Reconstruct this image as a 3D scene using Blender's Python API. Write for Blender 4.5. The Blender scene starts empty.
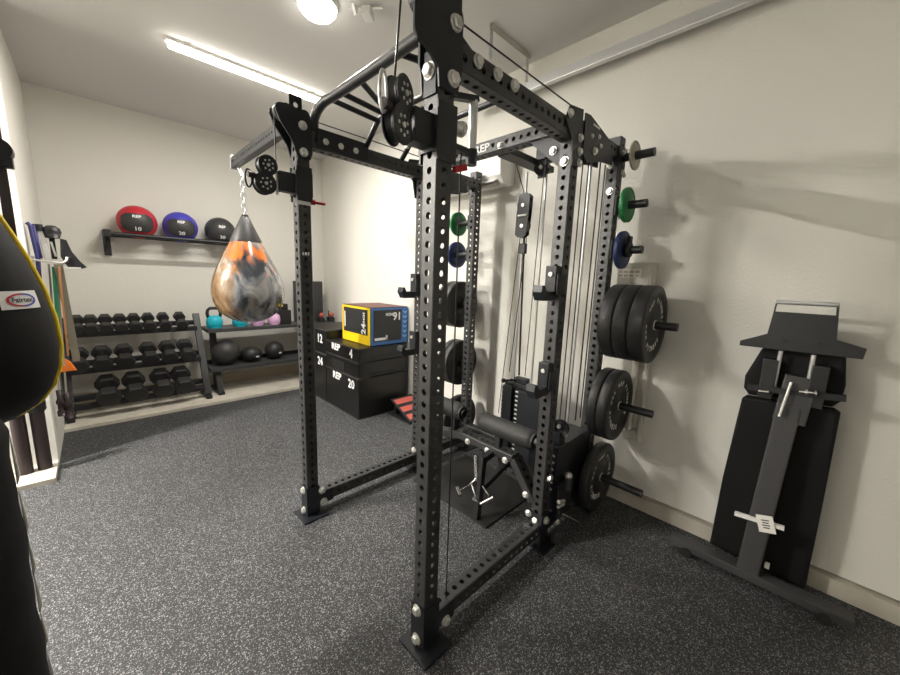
import bpy, bmesh, math, random
from math import pi, sin, cos, radians, sqrt, atan2
from mathutils import Matrix, Vector
random.seed(4)
sc = bpy.context.scene
COL = sc.collection

# ------------------------------------------------------------------ materials
def mat(name, col, rough=.5, metal=0., coat=0., spec=.5, emit=None, estr=0., bump=None, vary=None):
    m = bpy.data.materials.new(name); m.use_nodes = True
    nt = m.node_tree; b = nt.nodes['Principled BSDF']
    b.inputs['Base Color'].default_value = (*col, 1)
    b.inputs['Roughness'].default_value = rough
    b.inputs['Metallic'].default_value = metal
    b.inputs['Coat Weight'].default_value = coat
    b.inputs['Specular IOR Level'].default_value = spec
    if emit:
        b.inputs['Emission Color'].default_value = (*emit, 1)
        b.inputs['Emission Strength'].default_value = estr
    tc = nt.nodes.new('ShaderNodeTexCoord')
    if vary:
        n = nt.nodes.new('ShaderNodeTexNoise'); n.inputs['Scale'].default_value = vary[0]; n.inputs['Detail'].default_value = 5
        r = nt.nodes.new('ShaderNodeValToRGB')
        r.color_ramp.elements[0].position = .35; r.color_ramp.elements[1].position = .65
        r.color_ramp.elements[0].color = (*col, 1); r.color_ramp.elements[1].color = (*vary[1], 1)
        nt.links.new(tc.outputs['Object'], n.inputs['Vector']); nt.links.new(n.outputs['Fac'], r.inputs['Fac'])
        nt.links.new(r.outputs['Color'], b.inputs['Base Color'])
    if bump:
        n = nt.nodes.new('ShaderNodeTexNoise'); n.inputs['Scale'].default_value = bump[0]; n.inputs['Detail'].default_value = 3
        u = nt.nodes.new('ShaderNodeBump'); u.inputs['Strength'].default_value = bump[1]; u.inputs['Distance'].default_value = bump[2]
        nt.links.new(tc.outputs['Object'], n.inputs['Vector']); nt.links.new(n.outputs['Fac'], u.inputs['Height'])
        nt.links.new(u.outputs['Normal'], b.inputs['Normal'])
    return m

WALLC = (.70, .683, .63)
M_wall = mat('wall_paint', WALLC, .75, bump=(70, .35, .006))
M_ceil = mat('ceiling_paint', (.64, .632, .61), .8, bump=(50, .2, .004))
M_conc = mat('concrete', (.62, .58, .50), .8, bump=(40, .3, .004), vary=(6, (.52, .48, .41)))
M_curb = mat('concrete_curb', (.50, .47, .40), .85, bump=(30, .3, .004), vary=(8, (.42, .39, .33)))
M_black = mat('black_powder_coat', (.009, .010, .012), .46, spec=.6, bump=(400, .12, .001))
M_black2 = mat('black_steel_plate', (.008, .010, .014), .44, spec=.5)
M_hole = mat('upright_coat', (.019, .0195, .0205), .46, spec=.8, bump=(400, .12, .001))
M_zinc = mat('zinc_bolt', (.74, .73, .70), .34, .6)
M_chrome = mat('chrome', (.75, .75, .75), .15, 1.)
M_galv = mat('galvanised_steel', (.66, .67, .67), .34, .75)
M_rubber = mat('black_rubber', (.012, .012, .012), .55, bump=(150, .1, .001))
M_rubber2 = mat('bumper_rubber', (.020, .020, .020), .48)
M_hex = mat('hex_rubber', (.022, .022, .022), .5)
M_foam = mat('black_foam', (.02, .02, .02), .6)
M_vinyl = mat('black_vinyl', (.003, .003, .0035), .7, spec=.3, bump=(25, .15, .004))
M_softbox = mat('soft_box_vinyl', (.007, .007, .007), .40, bump=(18, .15, .006))
M_grey = mat('grey_powder_coat', (.042, .042, .044), .45)
M_shelf = mat('grey_shelf', (.045, .047, .05), .5)
M_white = mat('white_print', (.85, .85, .85), .6)
M_wplastic = mat('white_plastic', (.80, .79, .76), .4)
M_beige = mat('beige_metal', (.58, .57, .50), .5)
M_red = mat('red_vinyl', (.48, .02, .035), .5)
M_blue = mat('blue_vinyl', (.055, .05, .42), .5)
M_gry = mat('charcoal_vinyl', (.035, .035, .036), .5)
M_green = mat('green_rubber', (.01, .17, .045), .45)
M_bluer = mat('blue_rubber', (.012, .028, .11), .45)
M_pale = mat('pale_plate', (.42, .40, .33), .5)
M_cyan = mat('cyan_vinyl', (.01, .42, .55), .4)
M_pink = mat('pink_vinyl', (.70, .42, .66), .4)
M_yellow = mat('yellow_vinyl', (.80, .56, .01), .45)
M_fblue = mat('foam_box_blue', (.05, .16, .42), .5)
M_lblue = mat('light_blue_print', (.25, .50, .85), .5)
M_fblack = mat('foam_box_black', (.02, .02, .021), .5)
M_fred = mat('foam_box_top', (.13, .055, .045), .6)
M_grip = mat('red_grip_tape', (.50, .10, .08), .7)
M_redp = mat('red_anodised', (.35, .01, .015), .3, .4)
M_orange = mat('orange_cloth', (.85, .20, .02), .7)
M_gband = mat('green_band', (.03, .25, .12), .6)
M_strap = mat('beige_strap', (.36, .34, .27), .7)
M_oband = mat('orange_band', (.75, .33, .12), .6)
M_navy = mat('navy_band', (.05, .05, .20), .5)
M_paper = mat('paper', (.82, .80, .74), .7)
M_maroon = mat('dark_brown_rubber', (.03, .018, .02), .5)
M_cable = mat('black_cable', (.012, .012, .012), .35)
M_led = mat('led_diffuser', (1, 1, 1), .5, emit=(1, .94, .84), estr=13)
M_dome = mat('lamp_glass', (1, 1, 1), .5, emit=(1, .95, .86), estr=13)

# floor: black rubber with light flecks
def floor_mat():
    m = bpy.data.materials.new('speckled_rubber_floor'); m.use_nodes = True
    nt = m.node_tree; b = nt.nodes['Principled BSDF']; L = nt.links.new
    tc = nt.nodes.new('ShaderNodeTexCoord')
    def speck(scale, thr, seed):
        mp = nt.nodes.new('ShaderNodeMapping'); mp.inputs['Location'].default_value = (seed, seed * 2, 0)
        n = nt.nodes.new('ShaderNodeTexNoise'); n.inputs['Scale'].default_value = 60; n.inputs['Detail'].default_value = 1
        mx = nt.nodes.new('ShaderNodeVectorMath'); mx.operation = 'MULTIPLY_ADD'
        mx.inputs[1].default_value = (.02, .02, .02)
        v = nt.nodes.new('ShaderNodeTexVoronoi'); v.inputs['Scale'].default_value = scale
        L(tc.outputs['Object'], mp.inputs['Vector']); L(mp.outputs[0], n.inputs['Vector'])
        L(n.outputs['Color'], mx.inputs[0]); L(mp.outputs[0], mx.inputs[2]); L(mx.outputs[0], v.inputs['Vector'])
        # random per cell decides whether the cell holds a fleck
        sp = nt.nodes.new('ShaderNodeSeparateColor'); L(v.outputs['Color'], sp.inputs[0])
        g = nt.nodes.new('ShaderNodeMath'); g.operation = 'GREATER_THAN'; g.inputs[1].default_value = thr; L(sp.outputs[0], g.inputs[0])
        d = nt.nodes.new('ShaderNodeMath'); d.operation = 'LESS_THAN'; d.inputs[1].default_value = .36; L(v.outputs['Distance'], d.inputs[0])
        k = nt.nodes.new('ShaderNodeMath'); k.operation = 'MULTIPLY'; L(g.outputs[0], k.inputs[0]); L(d.outputs[0], k.inputs[1])
        return k
    a = speck(120, .62, 0.); c = speck(210, .55, 3.3)
    mx = nt.nodes.new('ShaderNodeMath'); mx.operation = 'MAXIMUM'; L(a.outputs[0], mx.inputs[0]); L(c.outputs[0], mx.inputs[1])
    r = nt.nodes.new('ShaderNodeMix'); r.data_type = 'RGBA'
    r.inputs['A'].default_value = (.021, .0215, .023, 1); r.inputs['B'].default_value = (.235, .24, .25, 1)
    L(mx.outputs[0], r.inputs['Factor']); L(r.outputs['Result'], b.inputs['Base Color'])
    b.inputs['Roughness'].default_value = .62
    n = nt.nodes.new('ShaderNodeTexNoise'); n.inputs['Scale'].default_value = 160
    u = nt.nodes.new('ShaderNodeBump'); u.inputs['Strength'].default_value = .3; u.inputs['Distance'].default_value = .003
    L(tc.outputs['Object'], n.inputs['Vector']); L(n.outputs['Fac'], u.inputs['Height']); L(u.outputs['Normal'], b.inputs['Normal'])
    return m
M_floor = floor_mat()

def marble_mat():
    m = bpy.data.materials.new('marbled_water_bag_vinyl'); m.use_nodes = True
    nt = m.node_tree; b = nt.nodes['Principled BSDF']; L = nt.links.new; N = nt.nodes.new
    tc = N('ShaderNodeTexCoord')
    def noise(loc, scl, dist, det=3):
        mp = N('ShaderNodeMapping'); mp.inputs['Location'].default_value = loc; mp.inputs['Scale'].default_value = scl
        n = N('ShaderNodeTexNoise'); n.inputs['Scale'].default_value = 1; n.inputs['Detail'].default_value = det; n.inputs['Distortion'].default_value = dist
        L(tc.outputs['Object'], mp.inputs['Vector']); L(mp.outputs[0], n.inputs['Vector']); return n.outputs['Fac']
    def ramp(fac, st):
        r = N('ShaderNodeValToRGB'); cr = r.color_ramp
        cr.elements[0].position = st[0][0]; cr.elements[0].color = (*st[0][1], 1); cr.elements[1].position = st[-1][0]; cr.elements[1].color = (*st[-1][1], 1)
        for p, c in st[1:-1]: cr.elements.new(p).color = (*c, 1)
        L(fac, r.inputs['Fac']); return r.outputs['Color']
    def math_(op, x, y, z=None):
        k = N('ShaderNodeMath'); k.operation = op
        for i, v in enumerate((x, y, z)):
            if v is None: continue
            if isinstance(v, (int, float)): k.inputs[i].default_value = v
            else: L(v, k.inputs[i])
        return k.outputs[0]
    def mix(f, A, B):
        k = N('ShaderNodeMix'); k.data_type = 'RGBA'; L(f, k.inputs['Factor']); L(A, k.inputs['A'])
        if isinstance(B, tuple): k.inputs['B'].default_value = B
        else: L(B, k.inputs['B'])
        return k.outputs['Result']
    def step(v, lo, hi):
        k = N('ShaderNodeMapRange'); k.interpolation_type = 'SMOOTHSTEP'; k.inputs['From Min'].default_value = lo; k.inputs['From Max'].default_value = hi; L(v, k.inputs['Value']); return k.outputs[0]
    sx = N('ShaderNodeSeparateXYZ'); L(tc.outputs['Object'], sx.inputs[0])
    side = math_('MULTIPLY_ADD', sx.outputs[0], .71, math_('MULTIPLY', sx.outputs[1], -.70))
    n1 = noise((.2, .4, 1.), (9, 9, 4), 1.2); n2 = noise((4, 1, 2.), (7, 7, 5), .8); n3 = noise((1, 7, 3), (8, 8, 2.4), .6)
    brown = ramp(n1, [(.30, (.022, .012, .007)), (.42, (.11, .05, .016)), (.52, (.18, .095, .032)), (.62, (.22, .14, .07)), (.74, (.10, .07, .05))])
    grey = ramp(n2, [(.30, (.015, .016, .02)), (.43, (.05, .055, .065)), (.52, (.16, .17, .185)), (.66, (.36, .35, .33))])
    col = mix(step(math_('MULTIPLY_ADD', n3, .30, side), .12, .20), brown, grey)
    pale = step(n3, .60, .70); col = mix(pale, col, (.28, .25, .21, 1))
    org = step(math_('MULTIPLY_ADD', n2, .75, sx.outputs[2]), .78, .90)
    org = math_('MULTIPLY', org, step(n3, .64, .52)); col = mix(org, col, (.60, .16, .022, 1))
    L(col, b.inputs['Base Color'])
    b.inputs['Roughness'].default_value = .2; b.inputs['Coat Weight'].default_value = .7; b.inputs['Coat Roughness'].default_value = .06
    return m
M_marble = marble_mat()

# ------------------------------------------------------------------ mesh builder
def frame(z, x=None):
    z = Vector(z).normalized()
    if x is None:
        x = Vector((1, 0, 0)) if abs(z.x) < .9 else Vector((0, 1, 0))
    x = Vector(x); x = (x - z * x.dot(z)).normalized()
    return Matrix((x, z.cross(x), z)).transposed()

def mtx(loc, right, up):
    r = Vector(right).normalized(); u = Vector(up).normalized(); n = r.cross(u)
    m = Matrix((r, u, n)).transposed().to_4x4(); m.translation = Vector(loc); return m

class MB:
    def __init__(s): s.bm = bmesh.new(); s.mats = []; s.mi = 0
    def use(s, m):
        if m not in s.mats: s.mats.append(m)
        s.mi = s.mats.index(m); return s
    def face(s, vs, smooth=False):
        try: f = s.bm.faces.new(vs)
        except ValueError: return None
        f.material_index = s.mi; f.smooth = smooth; return f
    def obox(s, c, h, R=None, bev=0.):
        c = Vector(c); R = R or Matrix.Identity(3)
        vs = [s.bm.verts.new(c + R @ Vector((sx * h[0], sy * h[1], sz * h[2]))) for sx in (-1, 1) for sy in (-1, 1) for sz in (-1, 1)]
        fs = [s.face([vs[i] for i in q]) for q in ((0, 1, 3, 2), (4, 6, 7, 5), (0, 4, 5, 1), (2, 3, 7, 6), (0, 2, 6, 4), (1, 5, 7, 3))]
        if bev:
            es = list({e for f in fs for e in f.edges})
            r = bmesh.ops.bevel(s.bm, geom=es, offset=bev, segments=2, profile=.6, affect='EDGES')
            for f in r['faces']: f.material_index = s.mi
        return s
    def box(s, x0, x1, y0, y1, z0, z1, bev=0.):
        return s.obox(((x0 + x1) / 2, (y0 + y1) / 2, (z0 + z1) / 2), ((x1 - x0) / 2, (y1 - y0) / 2, (z1 - z0) / 2), None, bev)
    def bar(s, p0, p1, w, d, up=(0, 0, 1), bev=0.):
        p0 = Vector(p0); p1 = Vector(p1); z = p1 - p0; R = frame(z, up)
        return s.obox((p0 + p1) / 2, (w / 2, d / 2, z.length / 2), R, bev)
    def ring(s, c, R, r, seg): return [s.bm.verts.new(c + R @ Vector((r * cos(2 * pi * i / seg), r * sin(2 * pi * i / seg), 0))) for i in range(seg)]
    def bridge(s, a, b, smooth=True):
        n = len(a)
        for i in range(n): s.face((a[i], a[(i + 1) % n], b[(i + 1) % n], b[i]), smooth)
    def cyl(s, p0, p1, r, seg=16, r1=None, caps=True):
        p0 = Vector(p0); p1 = Vector(p1); R = frame(p1 - p0); r1 = r if r1 is None else r1
        a = s.ring(p0, R, r, seg); b = s.ring(p1, R, r1, seg); s.bridge(a, b)
        if caps:
            s.face([v for v in s.ring(p0, R, r, seg)][::-1]); s.face(s.ring(p1, R, r1, seg))
        return s
    def tube(s, pts, r, seg=10, closed=False, caps=True):
        pts = [Vector(p) for p in pts]; n = len(pts); rings = []; x = None
        for i, p in enumerate(pts):
            if closed: t = pts[(i + 1) % n] - pts[i - 1]
            else: t = pts[min(i + 1, n - 1)] - pts[max(i - 1, 0)]
            R = frame(t, x); x = R.col[0]; rr = r[i] if isinstance(r, (list, tuple)) else r
            rings.append(s.ring(p, R, rr, seg))
        for a, b in zip(rings, rings[1:]): s.bridge(a, b)
        if closed: s.bridge(rings[-1], rings[0])
        elif caps: s.face(rings[0][::-1]); s.face(rings[-1])
        return s
    def lathe(s, prof, o=(0, 0, 0), axis=(0, 0, 1), seg=32, smooth=True, sx=1.):
        R = frame(axis); o = Vector(o); prev = None
        for r, z in prof:
            if r < 1e-5: cur = [s.bm.verts.new(o + R @ Vector((0, 0, z)))]
            else: cur = [s.bm.verts.new(o + R @ Vector((sx * r * cos(2 * pi * i / seg), r * sin(2 * pi * i / seg), z))) for i in range(seg)]
            if prev:
                if len(prev) == 1 and len(cur) > 1:
                    for i in range(seg): s.face((prev[0], cur[i], cur[(i + 1) % seg]), smooth)
                elif len(cur) == 1 and len(prev) > 1:
                    for i in range(seg): s.face((prev[i], prev[(i + 1) % seg], cur[0]), smooth)
                elif len(cur) > 1: s.bridge(prev, cur, smooth)
            prev = cur
        return s
    def sphere(s, c, r, seg=24, rz=None):
        rz = rz or r; n = seg // 2
        return s.lathe([(r * sin(pi * i / n), -rz * cos(pi * i / n)) for i in range(n + 1)], c, (0, 0, 1), seg)
    def prism(s, poly, M, t, bev=0.):
        """polygon in the XY plane of M, extruded t along M's Z (centred)"""
        a = [s.bm.verts.new(M @ Vector((x, y, -t / 2))) for x, y in poly]; b = [s.bm.verts.new(M @ Vector((x, y, t / 2))) for x, y in poly]
        n = len(a); fs = [s.face(a[::-1]), s.face(b)]
        for i in range(n): fs.append(s.face((a[i], a[(i + 1) % n], b[(i + 1) % n], b[i])))
        if bev:
            es = list(fs[0].edges) + list(fs[1].edges)
            r = bmesh.ops.bevel(s.bm, geom=es, offset=bev, segments=2, profile=.6, affect='EDGES')
            for f in r['faces']: f.material_index = s.mi
        return s
    def cell(s, c, u, v, n, hu, hv, r, depth):
        per = [(-1 + i * .5, -1) for i in range(4)] + [(1, -1 + i * .5) for i in range(4)] + [(1 - i * .5, 1) for i in range(4)] + [(-1, 1 - i * .5) for i in range(4)]
        A, B, D = [], [], []
        for a, b in per:
            q = Vector((a * hu, b * hv)); an = atan2(q.y, q.x)
            A.append(s.bm.verts.new(c + u * q.x + v * q.y)); h = c + u * (r * cos(an)) + v * (r * sin(an))
            B.append(s.bm.verts.new(h)); D.append(s.bm.verts.new(h - n * depth))
        for i in range(16):
            j = (i + 1) % 16
            s.face((A[i], A[j], B[j], B[i])); s.face((B[i], B[j], D[j], D[i]))
    def perf(s, p0, p1, w, d, x, pitch=.0508, r=.0128, ch=.004, holes=(1, 1), first=None, depth=.005):
        """square steel tube from p0 to p1 with rows of round holes; width w along x, depth d along the other side"""
        p0 = Vector(p0); p1 = Vector(p1); R = frame(p1 - p0, x); X, Y, Z = R.col[0].copy(), R.col[1].copy(), R.col[2].copy()
        Ln = (p1 - p0).length; n = int(Ln / pitch); m = (Ln - n * pitch) / 2
        def quad(c, u, v, hu, hv): s.face([s.bm.verts.new(c + u * a * hu + v * b * hv) for a, b in ((-1, -1), (1, -1), (1, 1), (-1, 1))])
        for k, (nn, u, dist, wid) in enumerate(((X, Y, w / 2, d), (-X, -Y, w / 2, d), (Y, -X, d / 2, w), (-Y, X, d / 2, w))):
            hw = wid / 2 - ch
            if holes[k // 2]:
                for i in range(n):
                    s.cell(p0 + Z * (m + (i + .5) * pitch) + nn * dist, u, Z, nn, hw, pitch / 2, r, depth)
                if m > 1e-4:
                    for zc in (m / 2, Ln - m / 2): quad(p0 + Z * zc + nn * dist, u, Z, hw, m / 2)
            else: quad(p0 + Z * Ln / 2 + nn * dist, u, Z, hw, Ln / 2)
        for a, b in ((1, 1), (1, -1), (-1, 1), (-1, -1)):
            c1 = X * a * w / 2 + Y * b * (d / 2 - ch); c2 = X * a * (w / 2 - ch) + Y * b * d / 2
            vs = [s.bm.verts.new(q) for q in (p0 + c1, p0 + c2, p1 + c2, p1 + c1)]
            s.face(vs if a * b > 0 else vs[::-1])
        for P in (p0, p1):
            s.face([s.bm.verts.new(P + X * a * (w / 2 - ch * .5) + Y * b * (d / 2 - ch * .5)) for a, b in ((-1, -1), (1, -1), (1, 1), (-1, 1))])
        return s

def root_world(o):
    M = Matrix.Identity(4)
    while o: M = o.matrix_basis @ M; o = o.parent
    return M

def part(name, mb, parent=None, loc=None, label=None):
    """link a mesh; geometry is given in world coordinates"""
    me = bpy.data.meshes.new(name); mb.bm.normal_update(); mb.bm.to_mesh(me); mb.bm.free()
    for m in mb.mats: me.materials.append(m)
    o = bpy.data.objects.new(name, me); COL.objects.link(o)
    if parent:
        o.parent = parent; me.transform(root_world(parent).inverted())
    elif loc is not None:
        o.location = loc; me.transform(Matrix.Translation(loc).inverted())
    if label: o['label'] = label
    return o

def thing(name, label, cat, loc=(0, 0, 0), rz=0, group=None):
    o = bpy.data.objects.new(name, None); COL.objects.link(o); o.empty_display_size = .1
    o.location = loc; o.rotation_euler = (0, 0, rz); tag(o, label, cat, group); return o
def tag(o, label, cat, group=None):
    o['label'] = label; o['category'] = cat
    if group: o['group'] = group
    return o
def structure(name, mb):
    o = part(name, mb); o['kind'] = 'structure'; return o
def dup(o, loc, label, rz=None):
    r = o.copy(); COL.objects.link(r); r.location = loc; r['label'] = label
    if rz is not None: r.rotation_euler = (0, 0, rz)
    for c in list(o.children):
        k = c.copy(); COL.objects.link(k); k.parent = r
        for g in list(c.children):
            q = g.copy(); COL.objects.link(q); q.parent = k
    return r

def text_mesh(s, size, ext=.0, ax='CENTER', bold=.0):
    cu = bpy.data.curves.new('t', 'FONT'); cu.body = s; cu.size = size; cu.extrude = ext; cu.align_x = ax; cu.align_y = 'CENTER'; cu.resolution_u = 2; cu.offset = bold
    ob = bpy.data.objects.new('t', cu); COL.objects.link(ob); bpy.context.view_layer.update()
    me = bpy.data.meshes.new_from_object(ob.evaluated_get(bpy.context.evaluated_depsgraph_get()))
    bpy.data.objects.remove(ob); bpy.data.curves.remove(cu); return me
def text(s, size, M, m, parent, name='lettering', sx=1., warp=None, bold=.0):
    me = text_mesh(s, size, bold=bold); me.name = name; me.transform(Matrix.Diagonal((sx, 1, 1, 1)))
    if warp:
        for v in me.vertices: v.co = warp(v.co)
    me.transform(M); me.materials.clear(); me.materials.append(m)
    o = bpy.data.objects.new(name, me); COL.objects.link(o)
    if parent: o.parent = parent; me.transform(root_world(parent).inverted())
    return o

# ------------------------------------------------------------------ room
XW, YF, ZC, XL = 2.70, 5.71, 3.345, -.33
b = MB().use(M_floor).box(-4.2, 2.66, -3.2, 4.90, -.03, 0); structure('floor', b)
b = MB().use(M_ceil).box(-4.3, 2.8, -3.3, YF + .1, ZC, ZC + .05); structure('ceiling', b)
b = MB().use(M_wall).box(XW, XW + .1, -3.3, YF + .1, .105, ZC); structure('wall_right', b)
b = MB().use(M_wall).box(XL - .1, XW, YF, YF + .1, .16, ZC); structure('wall_far', b)
b = MB().use(M_wall).box(XL - .1, XL, 4.12, YF, .0, ZC); b.box(-4.2, XL - .1, 4.12, 4.22, 0, ZC); structure('wall_left', b)
b = MB().use(M_wall).box(-4.3, -4.2, -3.3, 4.22, 0, ZC); structure('wall_side', b)
b = MB().use(M_wall).box(-4.2, XW, -3.3, -3.2, 0, ZC); structure('wall_back', b)
b = MB().use(M_curb).box(2.66, 2.80, -3.2, YF, -.03, .095); structure('baseboard_right', b)
b = MB().use(M_conc).box(XL, 2.66, 4.90, YF, -.03, .035, .006); structure('trim_1', b)
b = MB().use(M_conc)
b.use(mat('tan_block', (.60, .51, .39), .85, bump=(30, .3, .004)))
for x0 in (-.33, .27, .87, 1.47, 2.07): b.box(x0 + .003, min(x0 + .597, 2.66), 5.68, YF + .05, .035, .16)
b.use(M_curb).box(XL, 2.66, 5.69, YF + .05, .035, .158); structure('baseboard_far', b)
b = MB().use(M_curb).box(-4.2, XL, 3.78, 4.12, -.03, .035, .004); structure('trim_2', b)

# ------------------------------------------------------------------ ceiling fixtures
def dome(x, y, label):
    t = thing('ceiling_dome_light', label, 'light', (x, y, ZC), group='round ceiling lamps')
    b = MB().use(M_wplastic).lathe([(0, ZC), (.130, ZC), (.130, ZC - .02), (.12, ZC - .03)], (x, y, 0)); part('base', b, t)
    b = MB().use(M_dome).lathe([(.12, ZC - .025), (.115, ZC - .05), (.095, ZC - .072), (.05, ZC - .083), (0, ZC - .086)], (x, y, 0)); part('lamp_glass', b, t)
dome(1.205, 2.55, 'round glowing dome light on the ceiling at the top edge')
def strip(x, y, L, label):
    t = thing('ceiling_strip_light', label, 'light', (x, y, ZC), group='LED strip lights on the ceiling')
    b = MB().use(M_wplastic).box(x - L / 2 - .015, x + L / 2 + .015, y - .03, y + .03, ZC - .025, ZC); part('housing', b, t)
    b = MB().use(M_led).box(x - L / 2, x + L / 2, y - .028, y + .028, ZC - .065, ZC - .025, .012); part('diffuser', b, t)
    for q in (-.4, .4):
        b = MB().use(M_zinc).box(x + q * L - .015, x + q * L + .015, y - .045, y + .045, ZC - .03, ZC - .001); part('clip', b, t)
strip(1.2, 3.77, 1.25, 'long glowing LED strip light on the ceiling over the rack')
strip(-2.3, 3.60, 1.25, 'LED strip light on the ceiling over the left recess, out of the picture')
t = thing('motion_sensor', 'small white sensor on a bracket beside the round ceiling light', 'sensor', (1.42, 2.35, ZC))
b = MB().use(M_zinc).bar((1.37, 2.44, ZC - .012), (1.51, 2.26, ZC - .012), .012, .02); part('bracket', b, t)
b = MB().use(M_wplastic).obox((1.45, 2.34, ZC - .045), (.045, .03, .025), Matrix.Rotation(.7, 3, 'Z'), .006); b.prism([(-.05, 0), (0, .0), (-.02, -.05)], mtx((1.39, 2.37, ZC - .03), (1, .4, 0), (0, 0, 1)), .02); part('sensor_head', b, t)

t = thing('garage_door_track', 'galvanised garage door track running along the right wall under the ceiling', 'door track', (2.6, 1, 3.1))
zr = 3.085
b = MB().use(M_galv)
pr = [(-.03, .0), (.03, .0), (.03, .010), (-.022, .010), (-.022, .044), (.03, .044), (.03, .054), (-.03, .054)]
b.prism(pr, mtx((2.60, .0, zr), (1, 0, 0), (0, 0, 1)), 4.8)
part('rail', b, t)
b = MB().use(M_galv)   # lower rolled lip seen as a second line
b.cyl((2.57, -2.4, zr - .008), (2.57, 2.4, zr - .008), .007, 10); part('rolled_lip', b, t)
b = MB().use(M_galv)
def perforated_angle(b, p0, p1, wdir, w):
    p0 = Vector(p0); p1 = Vector(p1); z = (p1 - p0).normalized(); u = Vector(wdir).normalized(); n = u.cross(z); N = int((p1 - p0).length / .03)
    for i in range(N):
        b.cell(p0 + z * (i + .5) * (p1 - p0).length / N + u * w / 2, u, z, n, w / 2, (p1 - p0).length / N / 2, .008, .002)
b.use(M_beige); perforated_angle(b, (2.12, 1.84, ZC - .004), (2.60, 1.84, ZC - .004), (0, 1, 0), .04)
b.box(2.12, 2.60, 1.838, 1.842, ZC - .04, ZC - .002)
part('ceiling_bracket', b, t)
b = MB().use(M_galv); b.bar((2.13, 1.845, ZC - .003), (2.13, 1.845, ZC - .22), .035, .003, (1, 0, 0)); part('hanger_strap', b, t)
b = MB().use(M_galv); b.bar((2.59, 1.86, ZC - .003), (2.60, 1.86, zr + .05), .035, .003, (1, 0, 0)); part('hanger_strap', b, t)

# ------------------------------------------------------------------ things on the right wall
t = thing('air_conditioner', 'white wall mounted air conditioner high on the right wall behind the rack', 'air conditioner', (2.7, 2.45, 2.4))
yA0, yA1 = 1.99, 2.88
prof = [(0, 2.42), (-.04, 2.405), (-.15, 2.41), (-.205, 2.47), (-.215, 2.60), (-.20, 2.735), (-.17, 2.755), (0, 2.755)]
b = MB().use(M_wplastic).prism(prof, mtx((XW, (yA0 + yA1) / 2, 0), (1, 0, 0), (0, 0, 1)), yA1 - yA0, .008); part('body', b, t)
b = MB().use(M_curb); b.bar((2.545, yA0 + .06, 2.408), (2.545, yA1 - .06, 2.408), .06, .008, (1, 0, 0)); part('air_slot', b, t)
b = MB().use(M_wplastic); b.bar((2.50, yA0 + .05, 2.432), (2.50, yA1 - .05, 2.432), .05, .006, (1, 0, .6)); part('louver', b, t)
b = MB().use(M_grip).box(2.479, 2.482, 2.40, 2.44, 2.66, 2.70); part('sticker', b, t)

t = thing('electrical_panel', 'beige electrical box on the right wall behind the big bumper plates', 'electrical box', (2.7, .92, 1.4))
b = MB().use(M_beige).box(2.60, XW, .775, 1.13, 1.36, 1.745, .006); part('enclosure', b, t)
b = MB().use(M_beige).box(2.592, 2.601, .79, 1.115, 1.375, 1.73, .003); part('cover', b, t)
b = MB().use(M_paper).box(2.589, 2.593, .84, .99, 1.645, 1.705); part('label_sheet', b, t)
b = MB().use(M_curb)
for i in range(4):
    for k in range(2): b.box(2.5878, 2.5892, .85 + i * .036, .85 + i * .036 + .026, 1.651 + k * .026, 1.651 + k * .026 + .016)
part('printed_grid', b, t)
t = thing('conduit', 'pale conduit pipe running down the right wall below the electrical box', 'pipe', (2.68, .8, .5))
b = MB().use(M_beige).cyl((2.676, .83, .55), (2.676, .83, 1.36), .0235, 14); part('pipe', b, t)
b = MB().use(M_beige).cyl((2.681, .755, .50), (2.681, .755, 1.36), .0185, 14); part('pipe', b, t)
b = MB().use(M_beige).obox((2.675, .815, .535), (.024, .045, .035), Matrix.Rotation(-.3, 3, 'X'), .006); part('elbow', b, t)

# ------------------------------------------------------------------ power rack
W = .0762
AX, CX_, EX = .880, 1.806, 2.395
Y0, Y1 = .983, 2.166
rack = thing('power_rack', 'large black steel power rack with pulleys, bolts and perforated uprights', 'power rack', (1.6, 1.6, 0))
H = 2.49
bolt_mesh = None
def bolt(p, n, s=1., parent=None):
    """hex bolt head with washer at p, pointing along n"""
    global bolt_mesh
    if bolt_mesh is None:
        b = MB().use(M_zinc).cyl((0, 0, 0), (0, 0, .004), .0245, 20)
        R = .0195; a = b.ring(Vector((0, 0, .004)), Matrix.Identity(3), R, 6); c = b.ring(Vector((0, 0, .014)), Matrix.Identity(3), R, 6); d = b.ring(Vector((0, 0, .017)), Matrix.Identity(3), R * .8, 6)
        b.bridge(a, c, False); b.bridge(c, d, False); b.face(d)
        o = part('bolt', b, parent or rack); bolt_mesh = o.data; o.parent = parent or rack
        bolt_mesh.transform(root_world(parent or rack))
    else:
        o = bpy.data.objects.new('bolt', bolt_mesh); COL.objects.link(o); o.parent = parent or rack
    M = frame(n).to_4x4() @ Matrix.Diagonal((s, s, s, 1)); M.translation = Vector(p)
    o.matrix_basis = root_world(parent or rack).inverted() @ M
    return o

ups = {}
for k, (x, y, zt) in {'A': (AX, Y0, 2.56), 'B': (AX, Y1, H), 'C': (CX_, Y0, 2.44), 'D': (CX_, Y1, 2.44), 'E': (EX, Y0, 2.50), 'F': (EX, Y1, 2.50)}.items():
    b = MB().use(M_hole).perf((x + W / 2, y + W / 2, .012), (x + W / 2, y + W / 2, zt), W, W, (1, 0, 0))
    ups[k] = part('upright', b, rack)
    b = MB().use(M_black2).box(x - .050, x + W + .035, y - .066, y + W + .035, .002, .010)
    part('foot_plate', b, rack)

def beam(p0, p1, x=(0, 0, 1), w=W, d=W, **k):
    b = MB().use(M_hole).perf(p0, p1, w, d, x, **k); return part('crossmember', b, rack)
h2 = W / 2
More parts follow.
